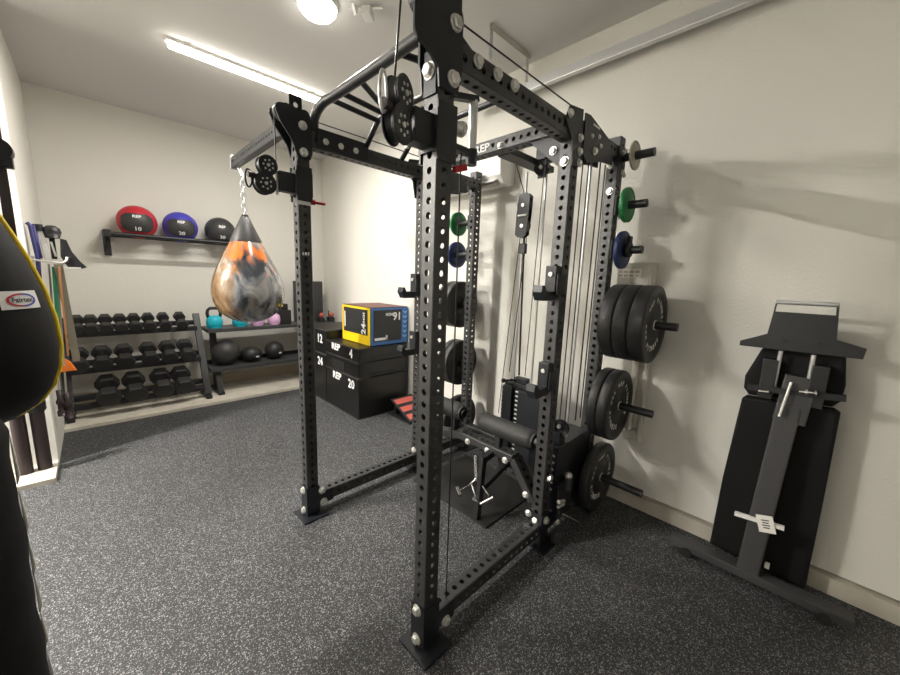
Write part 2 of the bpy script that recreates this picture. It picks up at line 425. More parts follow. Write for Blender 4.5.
# bottom side beams, top side beams
for y in (Y0, Y1):
    beam((AX + W, y + h2, .105), (CX_, y + h2, .105))
    beam((CX_ + W, y + h2, .105), (EX, y + h2, .105))
    beam((AX + W, y + h2, 2.362), (CX_, y + h2, 2.362), w=.088)
    beam((CX_ + W, y + h2, 2.40), (EX, y + h2, 2.40))
# back beams between the wall side uprights and between the middle uprights
beam((EX + h2, Y0 + W, .20), (EX + h2, Y1, .20))
beam((CX_ + h2, Y0 + W, 2.405), (CX_ + h2, Y1, 2.405))
bolt((CX_, 1.455, 2.392), (-1, 0, 0), .8)
text('REP', .062, mtx((CX_ - .001, 1.60, 2.403), (0, -1, 0), (0, 0, 1)), M_white, rack, sx=1.25, bold=.002)

# bottom brackets + bolts
def foot(x, y, sx, ins):
    """bracket at the base of an upright; sx = side the x beam leaves to"""
    b = MB().use(M_black2)
    b.box(x - .008, x, y - .004, y + W + .004, .010, .205); b.box(x - .008, x + W + .004, y - .008, y, .010, .205, .002)
    part('foot_bracket', b, rack)
foot(AX, Y0, 1, 1); foot(AX, Y1, 1, 1); foot(CX_, Y0, 1, 1)
for z in (.038, .182): bolt((AX - .008, Y0 + h2, z), (-1, 0, 0)); bolt((AX - .008, Y1 + h2, z), (-1, 0, 0))
b = MB().use(M_black2).box(AX + W, AX + W + .10, Y0 - .008, Y0, .06, .15, .003); part('gusset', b, rack)
bolt((AX + W + .045, Y0 - .008, .072), (0, -1, 0))
b = MB().use(M_black2).box(AX + W, AX + W + .10, Y1 - .008, Y1, .06, .15, .003); part('gusset', b, rack)
bolt((AX + W + .03, Y1 - .008, .075), (0, -1, 0)); bolt((AX + W + .02, Y1 - .008, .16), (0, -1, 0))
bolt((CX_ - .0, Y0 + h2, .155), (-1, 0, .4)); bolt((CX_ + h2, Y0 - .008, .16), (0, -1, 0)); bolt((CX_ + h2, Y0 - .008, .44), (0, -1, 0))
bolt((CX_ - .0, Y1 + h2, .165), (-1, 0, .4))

# pulley plates on top of the front uprights
def top_plates(y, s):
    """pair of rounded plates clasping an upright, reaching to the front; pulley between"""
    poly = [(-.114, 2.62), (-.114, 2.348), (-.10, 2.326), (-.05, 2.312), (-.012, 2.28), (-.006, 2.225), (.080, 2.225), (.10, 2.31), (.10, 2.40), (.085, 2.43), (.085, 2.62)]
    if s < 0: poly = [(-.105, 2.485), (-.11, 2.46), (-.09, 2.41), (-.02, 2.32), (.0, 2.25), (.078, 2.245), (.09, 2.28), (.085, 2.455), (.07, 2.48), (-.05, 2.505)]
    for yy in (y - .006, y + W + .006):
        if yy > y and s > 0: poly = [(max(p[0], -.02), p[1]) for p in poly]
        b = MB().use(M_black2).prism(poly, mtx((AX, yy, 0), (1, 0, 0), (0, 0, 1)), .010, .002); part('pulley_plate', b, rack)
    b = MB().use(M_black).cyl((AX - .066, y + .004, 2.46), (AX - .066, y + .034, 2.46), .045, 24); part('pulley', b, rack)
    b = MB().use(M_black).cyl((AX + .06, y + .012, 2.50 - .02 * (s < 0)), (AX + .06, y + W - .012, 2.50 - .02 * (s < 0)), .03, 24); part('pulley', b, rack)
top_plates(Y0, 1); top_plates(Y1, -1)
text('REP', .07, mtx((AX - .01, Y0 - .0125, 2.525), (1, 0, 0), (0, 0, 1)), M_white, rack, bold=.002)
bolt((AX + .058, Y0 - .011, 2.437), (0, -1, 0), 1.1); bolt((AX + .055, Y0 - .011, 2.268), (0, -1, 0), 1.1)
b = MB().use(M_black2).box(AX - .008, AX, Y0 + .006, Y1 * 0 + Y0 + W - .006, 2.21, 2.35, .002); part('gusset', b, rack)
bolt((AX - .008, Y0 + h2, 2.285), (-1, 0, 0), 1.15)
bolt((AX + .036, Y1 - .011, 2.415), (0, -1, 0)); bolt((AX + .038, Y1 - .011, 2.275), (0, -1, 0))
b = MB().use(M_black2).box(AX + .004, AX + W - .004, Y1 - .008, Y1 - .001, 2.235, 2.33, .002); part('gusset', b, rack)
# tall perforated tab above the left front upright
b = MB().use(M_black2); b.cell(Vector((AX + .035, Y1 + W - .004, 2.545)), Vector((1, 0, 0)), Vector((0, 0, 1)), Vector((0, -1, 0)), .035, .05, .014, .008); b.cell(Vector((AX + .035, Y1 + W + .004, 2.545)), Vector((1, 0, 0)), Vector((0, 0, 1)), Vector((0, 1, 0)), .035, .05, .014, .008); part('tab', b, rack)

# bolts on the top side beams (pull-up bar mounts)
for x in (1.066, 1.178, 1.289): bolt((x, Y0 - .001, 2.378), (0, -1, 0))
for x in (1.051, 1.147, 1.248): bolt((x, Y1 - .001, 2.366), (0, -1, 0))
for y in (Y0 + W + .006, Y1 - .006):
    b = MB().use(M_black2).box(1.0, 1.34, y - .005, y + .005, 2.33, 2.43, .003); part('pullup_mount', b, rack)

# pull-up bar assembly
def arc(p0, p1, p2, n=6): return [(Vector(p0) * (1 - t) ** 2 + Vector(p1) * 2 * t * (1 - t) + Vector(p2) * t * t) for t in [i / n for i in range(n + 1)]]
ya, yb = Y0 + .05, Y1 + .03
b = MB().use(M_black)
path = [(1.0, yb, 2.36), (1.0, yb, 2.44)] + arc((1.0, yb, 2.47), (1.02, yb - .005, 2.575), (1.05, yb - .14, 2.578), 8) + [(1.05, 1.6, 2.575)] + arc((1.05, ya + .14, 2.578), (1.02, ya + .005, 2.575), (1.0, ya, 2.47), 8) + [(1.0, ya, 2.36)]
b.tube(path, .026, 16); part('pullup_bar', b, rack)
for x in (1.33, 1.62):
    b = MB().use(M_black); path = [(x, yb, 2.39), (x, yb - .16, 2.53), (x, yb - .20, 2.54), (x, ya + .20, 2.54), (x, ya + .16, 2.53), (x, ya, 2.39)]
    b.tube(path, .0165, 12); part('grip_bar', b, rack)
for q0, q1 in [((1.05, yb - .11, 2.575), (1.33, yb - .17, 2.53)), ((1.05, ya + .11, 2.575), (1.33, ya + .17, 2.53)), ((1.05, yb - .22, 2.578), (1.62, yb - .22, 2.54)), ((1.05, ya + .22, 2.578), (1.62, ya + .22, 2.54)), ((1.05, yb - .42, 2.576), (1.33, yb - .28, 2.54)), ((1.05, ya + .42, 2.576), (1.33, ya + .28, 2.54))]:
    b = MB().use(M_black).cyl(q0, q1, .015, 10); part('grip_strut', b, rack)

# trolleys with swivel pulleys on the two front uprights
def trolley(y, zc, rot, near):
    b = MB().use(M_black2)
    z0, z1 = zc - .065, zc + .065; g = .007
    b.box(AX - g - .004, AX - g + .004, y - g - .004, y + W + g + .004, z0, z1); b.box(AX - g, AX + W + g, y - g - .004, y - g + .004, z0 - .03, z1 + .03, .003)
    b.box(AX - g, AX + W + g, y + W + g - .004, y + W + g + .004, z0 - .03, z1 + .03); b.box(AX + W + g - .004, AX + W + g + .004, y - g, y + W + g, z0, z1)
    tr = part('pulley_trolley', b, rack)
    b = MB().use(M_black2); yc = y + h2
    b.box(AX - .092, AX - g, yc - .030, yc + .030, zc - .055, zc + .05, .003)
    part('arm', b, tr)
    b = MB().use(M_zinc).cyl((AX - .098, yc, zc - .075), (AX - .098, yc, zc + .07), .007, 12); part('swivel_pin', b, tr)
    # swivel head: two cheek plates + two sheaves
    u = Vector((-cos(rot), -sin(rot), 0)); n = Vector((-u.y, u.x, 0)); P = Vector((AX - .098, yc, zc))
    def at(a, z): return P + u * a * .92 + Vector((0, 0, z * .92))
    import itertools
    out = []
    for i in range(44):
        an = 2 * pi * i / 44; dx, dz = cos(an), sin(an); best = .02
        for a, z, r in ((.058, .070, .056), (.075, -.035, .062)):
            ox, oz = a - .066, z - .015; bq = dx * ox + dz * oz; ds = bq * bq - (ox * ox + oz * oz - r * r)
            if ds > 0: best = max(best, bq + sqrt(ds))
        out.append((.066 + dx * best, .015 + dz * best))
    M = mtx(P, u, (0, 0, 1))
    for s in (-.020, .020):
        q = M @ Matrix.Translation((0, 0, s)) @ Matrix.Diagonal((.92, .92, 1, 1)); b = MB().use(M_black2).prism(out, q, .006, .0015); part('cheek_plate', b, tr)
    for a, z, r in ((.058, .070, .047), (.075, -.035, .050)):
        c = at(a, z); w = .017
        b = MB().use(M_black).lathe([(0, -.014), (r, -.014), (r, -.009), (r - .012, 0), (r, .009), (r, .014), (0, .014)], c, n, 28)
        for k in range(7):
            an = 2 * pi * k / 7; b.use(M_zinc); p = c + u * (r * .55 * cos(an)) + Vector((0, 0, r * .55 * sin(an)))
            b.cyl(p - n * .025, p + n * .025, .0055, 8)
        b.use(M_zinc).cyl(c - n * .028, c + n * .028, .009, 10)
        part('pulley_wheel', b, tr)
    # carabiner clip
    e = at(.15, .0); b = MB().use(M_galv if near else M_black); pts = []
    for i in range(20):
        an = 2 * pi * i / 20; rr = .019 if near else .016
        pts.append(e + u * (rr * cos(an) + .012) + Vector((0, 0, (.055 if near else .045) * sin(an) + (.03 if near else -.02))))
    b.tube(pts, .0048, 8, True); part('carabiner', b, tr)
    b = MB().use(M_maroon).cyl(at(.128, 0), at(.165, 0), .016, 12); part('cable_stop', b, tr)
    return tr
tA = trolley(Y0, 2.095, .42, True)
tB = trolley(Y1, 2.105, .10, False)
# pop pins, steel handle and red release on the near trolley
b = MB().use(M_zinc).cyl((AX + W + .012, Y0 + .02, 2.14), (AX + W + .05, Y0 + .02, 2.14), .022, 18); b.cyl((AX + W + .05, Y0 + .02, 2.14), (AX + W + .064, Y0 + .02, 2.14), .027, 18); part('pop_pin', b, tA)
b = MB().use(M_galv).cyl((1.075, Y0 + .02, 2.085), (1.075, Y0 + .02, 2.255), .017, 14); part('handle', b, tA, label='grey metal handle')
b = MB().use(M_black2).bar((AX + W + .004, Y0 + .02, 2.235), (1.09, Y0 + .02, 2.265), .02, .03); part('handle_bracket', b, tA)
b = MB().use(M_black2).bar((AX + W + .004, Y0 + .02, 2.07), (1.09, Y0 + .02, 2.07), .02, .03); b.cyl((1.075, Y0 + .02, 2.03), (1.075, Y0 + .02, 2.085), .022, 12); part('handle_bracket', b, tA)
b = MB().use(M_redp).obox((1.015, Y0 + .02, 2.005), (.035, .008, .012), Matrix.Rotation(-.35, 3, 'Y'), .004); part('release_lever', b, tA, label='red release lever')
b = MB().use(M_redp).cyl((AX + W + .01, Y1 + .03, 2.02), (AX + W + .10, Y1 + .03, 2.02), .008, 10); b.cyl((AX + W + .012, Y1 + .03, 2.02), (AX + W + .035, Y1 + .03, 2.02), .016, 12); part('release_pin', b, tB, label='red release pin')
b = MB().use(M_galv).box(AX + .004, AX + W - .004, Y1 - .004, Y1 + W + .004, 1.99, 2.02); part('collar', b, rack)

# cables along the top and down the uprights
b = MB().use(M_cable).cyl((.95, 1.018, 2.49), (1.82, 1.018, 2.49), .0035, 8); part('cable', b, rack)
b = MB().use(M_cable).cyl((.95, 2.20, 2.475), (1.82, 2.20, 2.475), .0035, 8); part('cable', b, rack)
b = MB().use(M_cable).cyl((AX - .115, Y0 + h2, 2.62), (AX - .118 - .05, Y0 + h2 - .02, 2.17), .0035, 8); part('cable', b, rack)
b = MB().use(M_cable).cyl((AX - .098, Y1 + h2, 2.46), (AX - .10, Y1 + h2, 2.17), .0035, 8); part('cable', b, rack)
b = MB().use(M_cable).cyl((1.03, 1.005, .145), (1.02, 1.005, 2.06), .0030, 8); part('cable', b, rack)

# swing boom behind the left front upright holding the water bag
b = MB().use(M_grey).perf((.92, Y1 + W, 2.475), (.92, 3.52, 2.475), .085, .05, (0, 0, 1), r=.009, holes=(0, 1)); part('boom', b, rack)
b = MB().use(M_galv).box(.885, .955, 3.50, 3.53, 2.42, 2.53, .004); b.cyl((.945, 3.42, 2.36), (.93, 3.47, 2.44), .012, 12); part('boom_cap', b, rack)
b = MB().use(M_grey).prism([(0, 2.52), (.28, 2.43), (.10, 2.40), (0, 2.20)], mtx((.885, Y1 + W, 0), (0, 1, 0), (0, 0, 1)), .006); part('gusset', b, rack)
bolt((.881, Y1 + W + .05, 2.38), (-1, 0, 0), .9)

# pulley housings between the middle and wall side uprights
for y, sg in ((Y0 - .006, -1), (Y1 + W + .006, 1)):
    poly = [(1.90, 2.47), (1.955, 2.475), (2.20, 2.425), (2.275, 2.36), (2.275, 2.30), (2.13, 2.285), (1.95, 2.24), (1.90, 2.27)]
    b = MB().use(M_black2).prism(poly, mtx((0, y, 0), (1, 0, 0), (0, 0, 1)), .010, .002); part('pulley_plate', b, rack)
    b = MB().use(M_black2).prism(poly, mtx((0, y - sg * .085, 0), (1, 0, 0), (0, 0, 1)), .010, .002); part('pulley_plate', b, rack)
    poly = [(1.70, 2.38), (1.74, 2.455), (1.87, 2.475), (1.885, 2.20), (1.80, 2.19), (1.78, 2.31)]
    b = MB().use(M_black2).prism(poly, mtx((0, y, 0), (1, 0, 0), (0, 0, 1)), .010, .002); part('pulley_plate', b, rack)
    n = (0, sg, 0); yy = y + sg * .005
    for x, z in ((1.735, 2.415), (1.855, 2.335), (1.86, 2.27), (1.865, 2.215), (2.03, 2.315)): bolt((x, yy, z), n, .85)
    for x, z in ((1.985, 2.38), (2.07, 2.40), (2.10, 2.36)): bolt((x, yy, z), n, .5)
    b = MB().use(M_wplastic).box(1.99, 2.07, yy - .001, yy + .001, 2.435, 2.447); part('slot', b, rack)
    b = MB().use(M_black).cyl((2.02, y - sg * .02, 2.37), (2.02, y - sg * .07, 2.37), .06, 24); part('pulley', b, rack)
bolt((CX_ - .0, Y0 + h2, 2.22), (-1, 0, 0)); bolt((EX - .0, Y0 + h2, 2.18), (-1, 0, 0), .9)
b = MB().use(M_black2).box(EX - .03, EX + .01, Y0 - .012, Y0, 2.20, 2.44, .003); part('gusset', b, rack); bolt((EX - .03, Y0 + h2, 2.33), (-1, 0, 0), .9)
bolt((EX + .02, Y0 - .012, 2.40), (0, -1, 0), .8); bolt((EX + .055, Y0 - .004, 2.30), (0, -1, 0), .8)
# triangular brace under the near top corner
b = MB().use(M_black2).prism([(1.26, 2.37), (1.06, 2.37), (1.06, 2.20)], mtx((CX_ + .02, 0, 0), (0, 1, 0), (0, 0, 1)), .010, .002); part('gusset', b, rack)
bolt((CX_ + .01, Y0 + W + .04, 2.29), (-1, 0, 0), .9)

# weight storage pegs
pegs = {}
for nm, x0, sg, y in (('near', EX + h2, -1, Y0), ('far', EX + h2, 1, Y1 + W)):
    for z, L in ((2.378, .19), (2.09, .18), (1.815, .185), (1.36, .43), (.80, .36), (.255, .36)):
        b = MB().use(M_black); b.box(x0 - .036, x0 + .036, min(y, y + sg * .012), max(y, y + sg * .012), z - .06, z + .06, .003)
        b.cyl((x0, y, z), (x0, y + sg * L, z), .0245, 20); part('plate_peg', b, rack)
for z in (2.42, 2.28, 2.15, 2.03, 1.88, 1.75): bolt((EX + .062, Y0 - .012, z), (0, -1, 0), .7)
for z in (1.62, 1.58, 1.42, 1.30, .95, .87, .68): bolt((EX + W, Y1 + h2, z), (1, 0, 0), .7)

# centre weight stack, shroud and guide rods
xs = 2.30
st = part('weight_stack', MB().use(M_black).box(xs - .05, xs + .05, 1.36, 1.66, .115, .16), rack)
for k in range(17):
    z = .165 + k * .036
    b = MB().use(M_black).box(xs - .05, xs + .05, 1.36, 1.66, z, z + .033, .003)
    b.use(M_white).box(xs - .052, xs - .049, 1.500, 1.530, z + .010, z + .022)
    part('stack_plate', b, st)
b = MB().use(M_black2).box(xs - .045, xs + .045, 1.38, 1.64, .785, .82, .004); b.box(xs - .03, xs + .03, 1.46, 1.57, .82, .86, .004); b.cyl((xs - .12, 1.60, .84), (xs - .03, 1.55, .84), .008, 10); b.sphere((xs - .12, 1.60, .84), .018, 12); part('top_plate', b, st)
b = MB().use(M_black2).box(xs - .085, xs - .078, 1.545, 1.625, .10, .80, .002); part('shroud_panel', b, rack)
b = MB().use(M_black2).box(xs - .085, xs - .078, 1.29, 1.485, .10, .775, .002); b.box(xs - .08, xs + .05, 1.275, 1.29, .10, .775, .002); part('shroud_panel', b, rack)
for y in (1.43, 1.59):
    b = MB().use(M_galv).cyl((xs, y, .1), (xs, y, 2.37), .0085, 12); part('guide_rod', b, rack)
for p0, p1, r in (((2.2, 1.51, 1.90), (2.28, 1.53, .88), .007), ((2.2, 1.545, 1.92), (2.22, 1.66, .55), .003), ((2.2, 1.49, 1.90), (2.25, 1.60, .9), .003), ((2.12, 1.56, 2.38), (2.2, 1.53, 2.19), .0035), ((2.22, 1.40, 2.35), (2.24, 1.45, .9), .003), ((2.28, 1.33, 2.36), (2.30, 1.30, .85), .003)):
    b = MB().use(M_cable).cyl(p0, p1, r, 8); part('cable', b, rack)
# floating double pulley
b = MB().use(M_black2)
for s in (-.018, .018):
    b.prism([(-.045, -.13), (-.02, -.15), (.02, -.15), (.045, -.13), (.05, .0), (.045, .13), (.02, .15), (-.02, .15), (-.045, .13), (-.05, 0)], mtx((2.2 + s, 1.525, 2.05), (0, 1, .06), (0, -.06, 1)), .006)
fl = part('floating_pulley', b, rack)
for z in (2.12, 1.98):
    b = MB().use(M_black).cyl((2.185, 1.525, z), (2.215, 1.525, z), .052, 24); b.use(M_zinc).cyl((2.175, 1.525, z), (2.225, 1.525, z), .013, 12); part('pulley_wheel', b, fl)
b = MB().use(M_zinc).cyl((2.178, 1.49, 2.05), (2.178, 1.56, 2.05), .008, 8); part('pin', b, fl)
b = MB().use(M_black2).box(2.185, 2.215, 1.49, 1.54, 1.79, 1.86, .004); part('cable_clamp', b, rack)
# lat pulley beam under the top with its pulley
b = MB().use(M_black).box(CX_ + W, EX, 1.43, 1.53, 2.36, 2.40, .004); part('lat_beam', b, rack)
b = MB().use(M_black2).box(2.17, 2.28, 1.37, 1.44, 2.39, 2.47, .003); b.box(2.19, 2.20, 1.37, 1.43, 2.28, 2.40); part('pulley_bracket', b, rack)
b = MB().use(M_black).lathe([(0, -.014), (.052, -.014), (.042, 0), (.052, .014), (0, .014)], (2.2, 1.405, 2.345), (1, .3, 0), 28); b.use(M_zinc).cyl((2.17, 1.40, 2.345), (2.23, 1.41, 2.345), .012, 12); part('pulley', b, rack)
# cables between middle and wall side uprights near side
for x in (1.955, 2.02, 2.09, 2.24, 2.31):
    b = MB().use(M_cable).cyl((x, Y0 + .045, 2.32), (x + .005, Y0 + .05, .68), .0035 if x < 2.1 else .0045, 8); part('cable', b, rack)
for x in (1.99, 2.17):
    b = MB().use(M_galv).cyl((x, Y0 + .07, 2.32), (x, Y0 + .07, .585), .009, 12); part('guide_rod', b, rack)
for y0, y1 in ((Y0 + .005, Y0 + .21),):
    b = MB().use(M_black2).box(1.95, 2.385, y0, y1, .17, .59, .006)
    sh = part('side_shroud', b, rack)
    if y0 < 1.5:
        b = MB().use(M_galv)
        for k in range(6): b.obox((1.949, y0 + .05, .54 - k * .045), (.002, .035, .006), Matrix.Rotation(.35, 3, 'X'))
        part('vent_slot', b, sh)
b = MB().use(M_black).lathe([(0, -.014), (.055, -.014), (.044, 0), (.055, .014), (0, .014)], (2.02, Y0 + .04, .69), (1, .25, 0), 28); b.use(M_zinc).cyl((1.99, Y0 + .035, .71), (2.05, Y0 + .05, .71), .012, 12); part('pulley', b, rack)
b = MB().use(M_black2).box(1.985, 2.06, Y0 + .02, Y0 + .07, .585, .67, .004); part('pulley_bracket', b, rack)
# low cable exits at the foot of the near middle upright
b = MB().use(M_black2).box(1.93, 2.12, Y0 - .03, Y0, .12, .36, .004); part('low_pulley_block', b, rack)
b = MB().use(M_grey).cyl((2.035, .945, .30), (2.035, .945, .385), .026, 16, .020); b.use(M_zinc).sphere((2.035, .945, .395), .024, 14); part('pop_pin', b, rack)
b = MB().use(M_chrome).cyl((1.98, .945, .155), (2.14, .90, .040), .0105, 10); part('selector_pin', b, rack)
b = MB().use(M_zinc).cyl((1.93, .945, .26), (2.0, .945, .235), .012, 10); b.cyl((1.93, .945, .225), (2.0, .945, .215), .010, 10); part('swivel_pin', b, rack)
b = MB().use(M_grey).cyl((1.91, .93, .01), (1.91, .93, .085), .028, 16); part('levelling_foot', b, rack)
bolt((1.95, .955, .11), (0, -1, .3), .8)

# lat seat: arch crossmember, front post, thigh rollers
b = MB().use(M_hole)
arch = [(1.84, Y0 + W, .26), (1.84, 1.22, .475), (1.84, 1.68, .475), (1.84, Y1, .36)]
for p, q in zip(arch, arch[1:]):
    b.perf(p, q, .05, .085, (0, .2, 1), pitch=.0508, r=.012, holes=(1, 0))
part('arch_beam', b, rack)
for y, z in ((1.27, .45), (1.42, .46), (1.60, .46)): bolt((1.80, y, z), (-1, 0, 0), .9)
for y, z in ((1.10, .29), (1.07, .18)): bolt((1.80, y, z), (-1, 0, 0), .9)
b = MB().use(M_zinc).cyl((1.84, 1.36, .505), (1.84, 1.36, .56), .012, 10); b.sphere((1.84, 1.36, .565), .016, 10); part('pop_pin', b, rack)
b = MB().use(M_black); b.bar((1.705, 1.40, .0135), (1.72, 1.385, .46), .042, .03, (1, 0, 0)); b.bar((1.72, 1.39, .23), (2.25, 1.55, .17), .04, .04); b.bar((1.72, 1.385, .44), (1.84, 1.385, .46), .04, .04); part('seat_post', b, rack)
for ye0, ye1 in ((1.085, 1.515), (1.69, 2.08)):
    b = MB().use(M_foam).lathe([(0, 0), (.045, 0), (.058, .012), (.063, .03), (.063, ye1 - ye0 - .03), (.058, ye1 - ye0 - .012), (.05, ye1 - ye0), (0, ye1 - ye0)], (1.84, ye0, .635), (0, 1, 0), 28)
    part('foam_roller', b, rack)
for ye0, ye1 in ((1.06, 1.53), (1.675, 2.10)):
    b = MB().use(M_black).cyl((1.84, ye0, .635), (1.84, ye1, .635), .014, 12); b.cyl((1.84, ye0, .635), (1.84, ye0 + .022, .635), .030, 14); b.cyl((1.84, ye1 - .022, .635), (1.84, ye1, .635), .030, 14); ym = ye0 + .3 if ye0 < 1.4 else ye0 + .1
    b.bar((1.84, ym, .47), (1.84, ym, .62), .04, .04, (1, 0, 0)); part('roller_axle', b, rack)
b = MB().use(M_zinc)
pts = [(1.84, 1.48 + .016 * cos(a), .58 + .035 * sin(a)) for a in [2 * pi * i / 16 for i in range(16)]]
b.tube([(x + .15, y, z + .0) for x, y, z in pts], .005, 8, True); part('carabiner', b, rack)
# small white size marks on the left front upright
b = MB().use(M_white)
for k in range(3): b.box(AX + .016 + k * .016, AX + .026 + k * .016, Y1 - .0008, Y1 + .0005, 1.705, 1.722)
part('size_mark', b, rack)

# J cups hung on the middle uprights
def jcup(loc, label, first=None):
    t = thing('j_cup', label, 'barbell hook', loc, group='barbell hooks on the middle uprights')
    x, y, z = loc
    b = MB().use(M_black2).box(x - .042, x - .002, y - .030, y + .035, z - .015, z + .155, .004); b.box(x - .05, x + .035, y - .048, y - .040, z + .0, z + .11, .003); part('body', b, t)
    b = MB().use(M_black2).prism([(-.03, 0), (-.145, .0), (-.17, .045), (-.162, .08), (-.14, .08), (-.128, .045), (-.03, .05)], mtx((x, y, z - .03), (1, 0, 0), (0, 0, 1)), .06, .004); part('hook', b, t)
    b = MB().use(M_zinc).cyl((x - .04, y, z + .11), (x - .052, y, z + .11), .012, 12); part('pin', b, t)
    return t
j = jcup((CX_, Y0 + h2 + .002, 1.53), 'upper black barbell hook on the right middle upright, at mid height of the weight cables')
dup(j, (CX_, Y0 + h2 + .002, .995), 'lower black barbell hook on the right middle upright, just above the thigh roller')
dup(j, (CX_, Y1 + h2 + .002, 1.47), 'black barbell hook sticking out left behind the nearest upright above the yellow box')
dup(j, (CX_, Y1 + h2 + .002, 1.02), 'black barbell hook behind the nearest upright level with the blue box side')

# chrome handle hanging from the low row cable
t = thing('row_handle', 'chrome double cable handle hanging on a chain under the seat frame', 'cable handle', (1.72, 1.45, .1))
b = MB().use(M_zinc)
for k in range(6):
    z = .42 - k * .026; c = Vector((1.72, 1.455 - k * .003, z)); pts = []
    for i in range(10):
        a = 2 * pi * i / 10; d = (.008 * cos(a), .016 * sin(a))
        pts.append(c + (Vector((d[0], 0, d[1])) if k % 2 else Vector((0, d[0], d[1]))))
    b.tube(pts, .0032, 6, True)
part('chain', b, t)
b = MB().use(M_chrome); b.tube([(1.72, 1.44, .27), (1.72, 1.50, .20), (1.72, 1.60, .11)], .007, 8); b.tube([(1.72, 1.44, .27), (1.72, 1.38, .25), (1.72, 1.315, .20)], .007, 8); b.tube([(1.72, 1.48, .22), (1.70, 1.40, .14)], .007, 8); part('frame', b, t)
for q0, q1 in (((1.70, 1.56, .10), (1.74, 1.63, .11)), ((1.70, 1.37, .135), (1.74, 1.30, .20)), ((1.68, 1.43, .15), (1.72, 1.36, .13))):
    b = MB().use(M_chrome).cyl(q0, q1, .013, 12); part('grip', b, t)
b = MB().use(M_rubber).box(1.675, 2.30, 1.30, 2.05, 0.0, .012, .003); tag(part('rubber_mat', b, None, (2., 1.7, 0)), 'small black rubber mat on the floor under the lat pulldown seat', 'mat')

# ------------------------------------------------------------------ weight plates
def ring_text(s, r, a0, size, y, sg, cx, cz, parent, flip=False):
    """letters around a circle on a plate face whose normal is (0, sg, 0)"""
    n = len(s); step = size * .80 / r
    bmx = None; mes = []
    for i, ch in enumerate(s):
        if ch == ' ': continue
        k = (i - (n - 1) / 2) * step
        a = a0 - k if not flip else a0 + k       # angle measured from +right seen from outside, counter-clockwise
        me = text_mesh(ch, size, bold=.0022)
        up = Vector((cos(a), sin(a))) * (1 if not flip else -1); rt = Vector((up.y, -up.x))
        X = Vector((-sg, 0, 0)); Z = Vector((0, 0, 1))
        R = X * rt.x + Z * rt.y; U = X * up.x + Z * up.y
        M = mtx(Vector((cx, y, cz)) + (X * cos(a) + Z * sin(a)) * r, R, U)
        me.transform(M); mes.append(me)
    bm = bmesh.new()
    for me in mes: bm.from_mesh(me); bpy.data.meshes.remove(me)
    mb = MB(); mb.use(M_white); mb.bm.free(); mb.bm = bm
    for f in bm.faces: f.material_index = 0
    return part('lettering', mb, parent)

def plate(name, label, group, x, z, yf, th, R, sg, m, kind='bumper'):
    """disc on a peg; yf = face away from the upright, sg = -1 near side, +1 far side"""
    t = thing(name, label, 'weight plate', (x, yf, z), group=group)
    o = (x, yf, z); ax = (0, -sg, 0)      # profile z grows from the outer face to the inner
    hub = .026
    if kind == 'bumper':
        prof = [(hub, .004), (.085, .004), (.09, .010), (.165, .010), (.175, .0), (R - .012, .0), (R - .003, .004), (R, .012), (R, th - .012), (R - .003, th - .004), (R - .012, th), (hub, th), (hub, .004)]
    else:
        prof = [(hub, 0), (R - .03, 0), (R - .025, .003), (R - .012, .003), (R - .008, 0), (R - .003, 0), (R, .004), (R, th - .004), (R - .003, th), (hub, th), (hub, 0)]
    b = MB().use(m).lathe(prof, o, ax, 48); part('disc', b, t)
    if kind == 'bumper':
        b = MB().use(M_zinc).lathe([(.0255, .0), (.031, .0), (.031, th), (.0255, th)], (x, yf + sg * .0, z), ax, 24); part('hub_ring', b, t)
    return t
px = EX + h2
seg = ['outermost', 'middle', 'innermost']
yin = Y0 - .014
for k in range(3):
    yf = .672 + k * .088
    t = plate('bumper_plate', f'{seg[k]} of the three big black bumper plates on the near right peg', 'three big bumper plates on one peg', px, 1.36, yf, .0865, .240, -1, M_rubber2)
    if k == 0:
        ring_text('REP FITNESS', .150, radians(70), .044, yf - .0012 + .010, -1, px, 1.36, t); ring_text('REP FITNESS', .150, radians(-112), .044, yf - .0012 + .010, -1, px, 1.36, t, True)
for k in range(2):
    yf = .822 + k * .066
    t = plate('bumper_plate', ['outer', 'inner'][k] + ' of the two black bumper plates on the middle right peg', 'two bumper plates on the middle peg', px, .80, yf, .0645, .238, -1, M_rubber2)
    if k == 0:
        ring_text('REP FITNESS', .150, radians(35), .044, yf - .0012 + .010, -1, px, .80, t); ring_text('REP FITNESS', .150, radians(200), .044, yf - .0012 + .010, -1, px, .80, t, True)
yf = .888
t = plate('bumper_plate', 'single black bumper plate with white lettering on the lowest right peg', None, px, .255, yf, .062, .240, -1, M_rubber2)
ring_text('REP FITNESS', .150, radians(40), .044, yf - .0012 + .010, -1, px, .262, t); ring_text('REP FITNESS', .150, radians(205), .044, yf - .0012 + .010, -1, px, .262, t, True)
plate('change_plate', 'small pale change plate on the topmost right peg', None, px, 2.378, .898, .012, .085, -1, M_pale, 'change')
plate('change_plate', 'small green change plate on the second right peg', None, px, 2.09, .905, .026, .105, -1, M_green, 'change')
plate('change_plate', 'small blue change plate on the right peg above the electrical box', None, px, 1.815, .903, .028, .118, -1, M_bluer, 'change')
t = thing('barbell_collar', 'black clamp collar against the blue change plate on the right peg', 'collar', (px, .88, 1.815))
b = MB().use(M_black).lathe([(.0255, 0), (.045, 0), (.045, .03), (.0255, .03)], (px, .896, 1.815), (0, -1, 0), 24); part('ring', b, t)
b = MB().use(M_black).box(px - .012, px + .02, .868, .895, 1.855, 1.90, .003); part('lever', b, t)
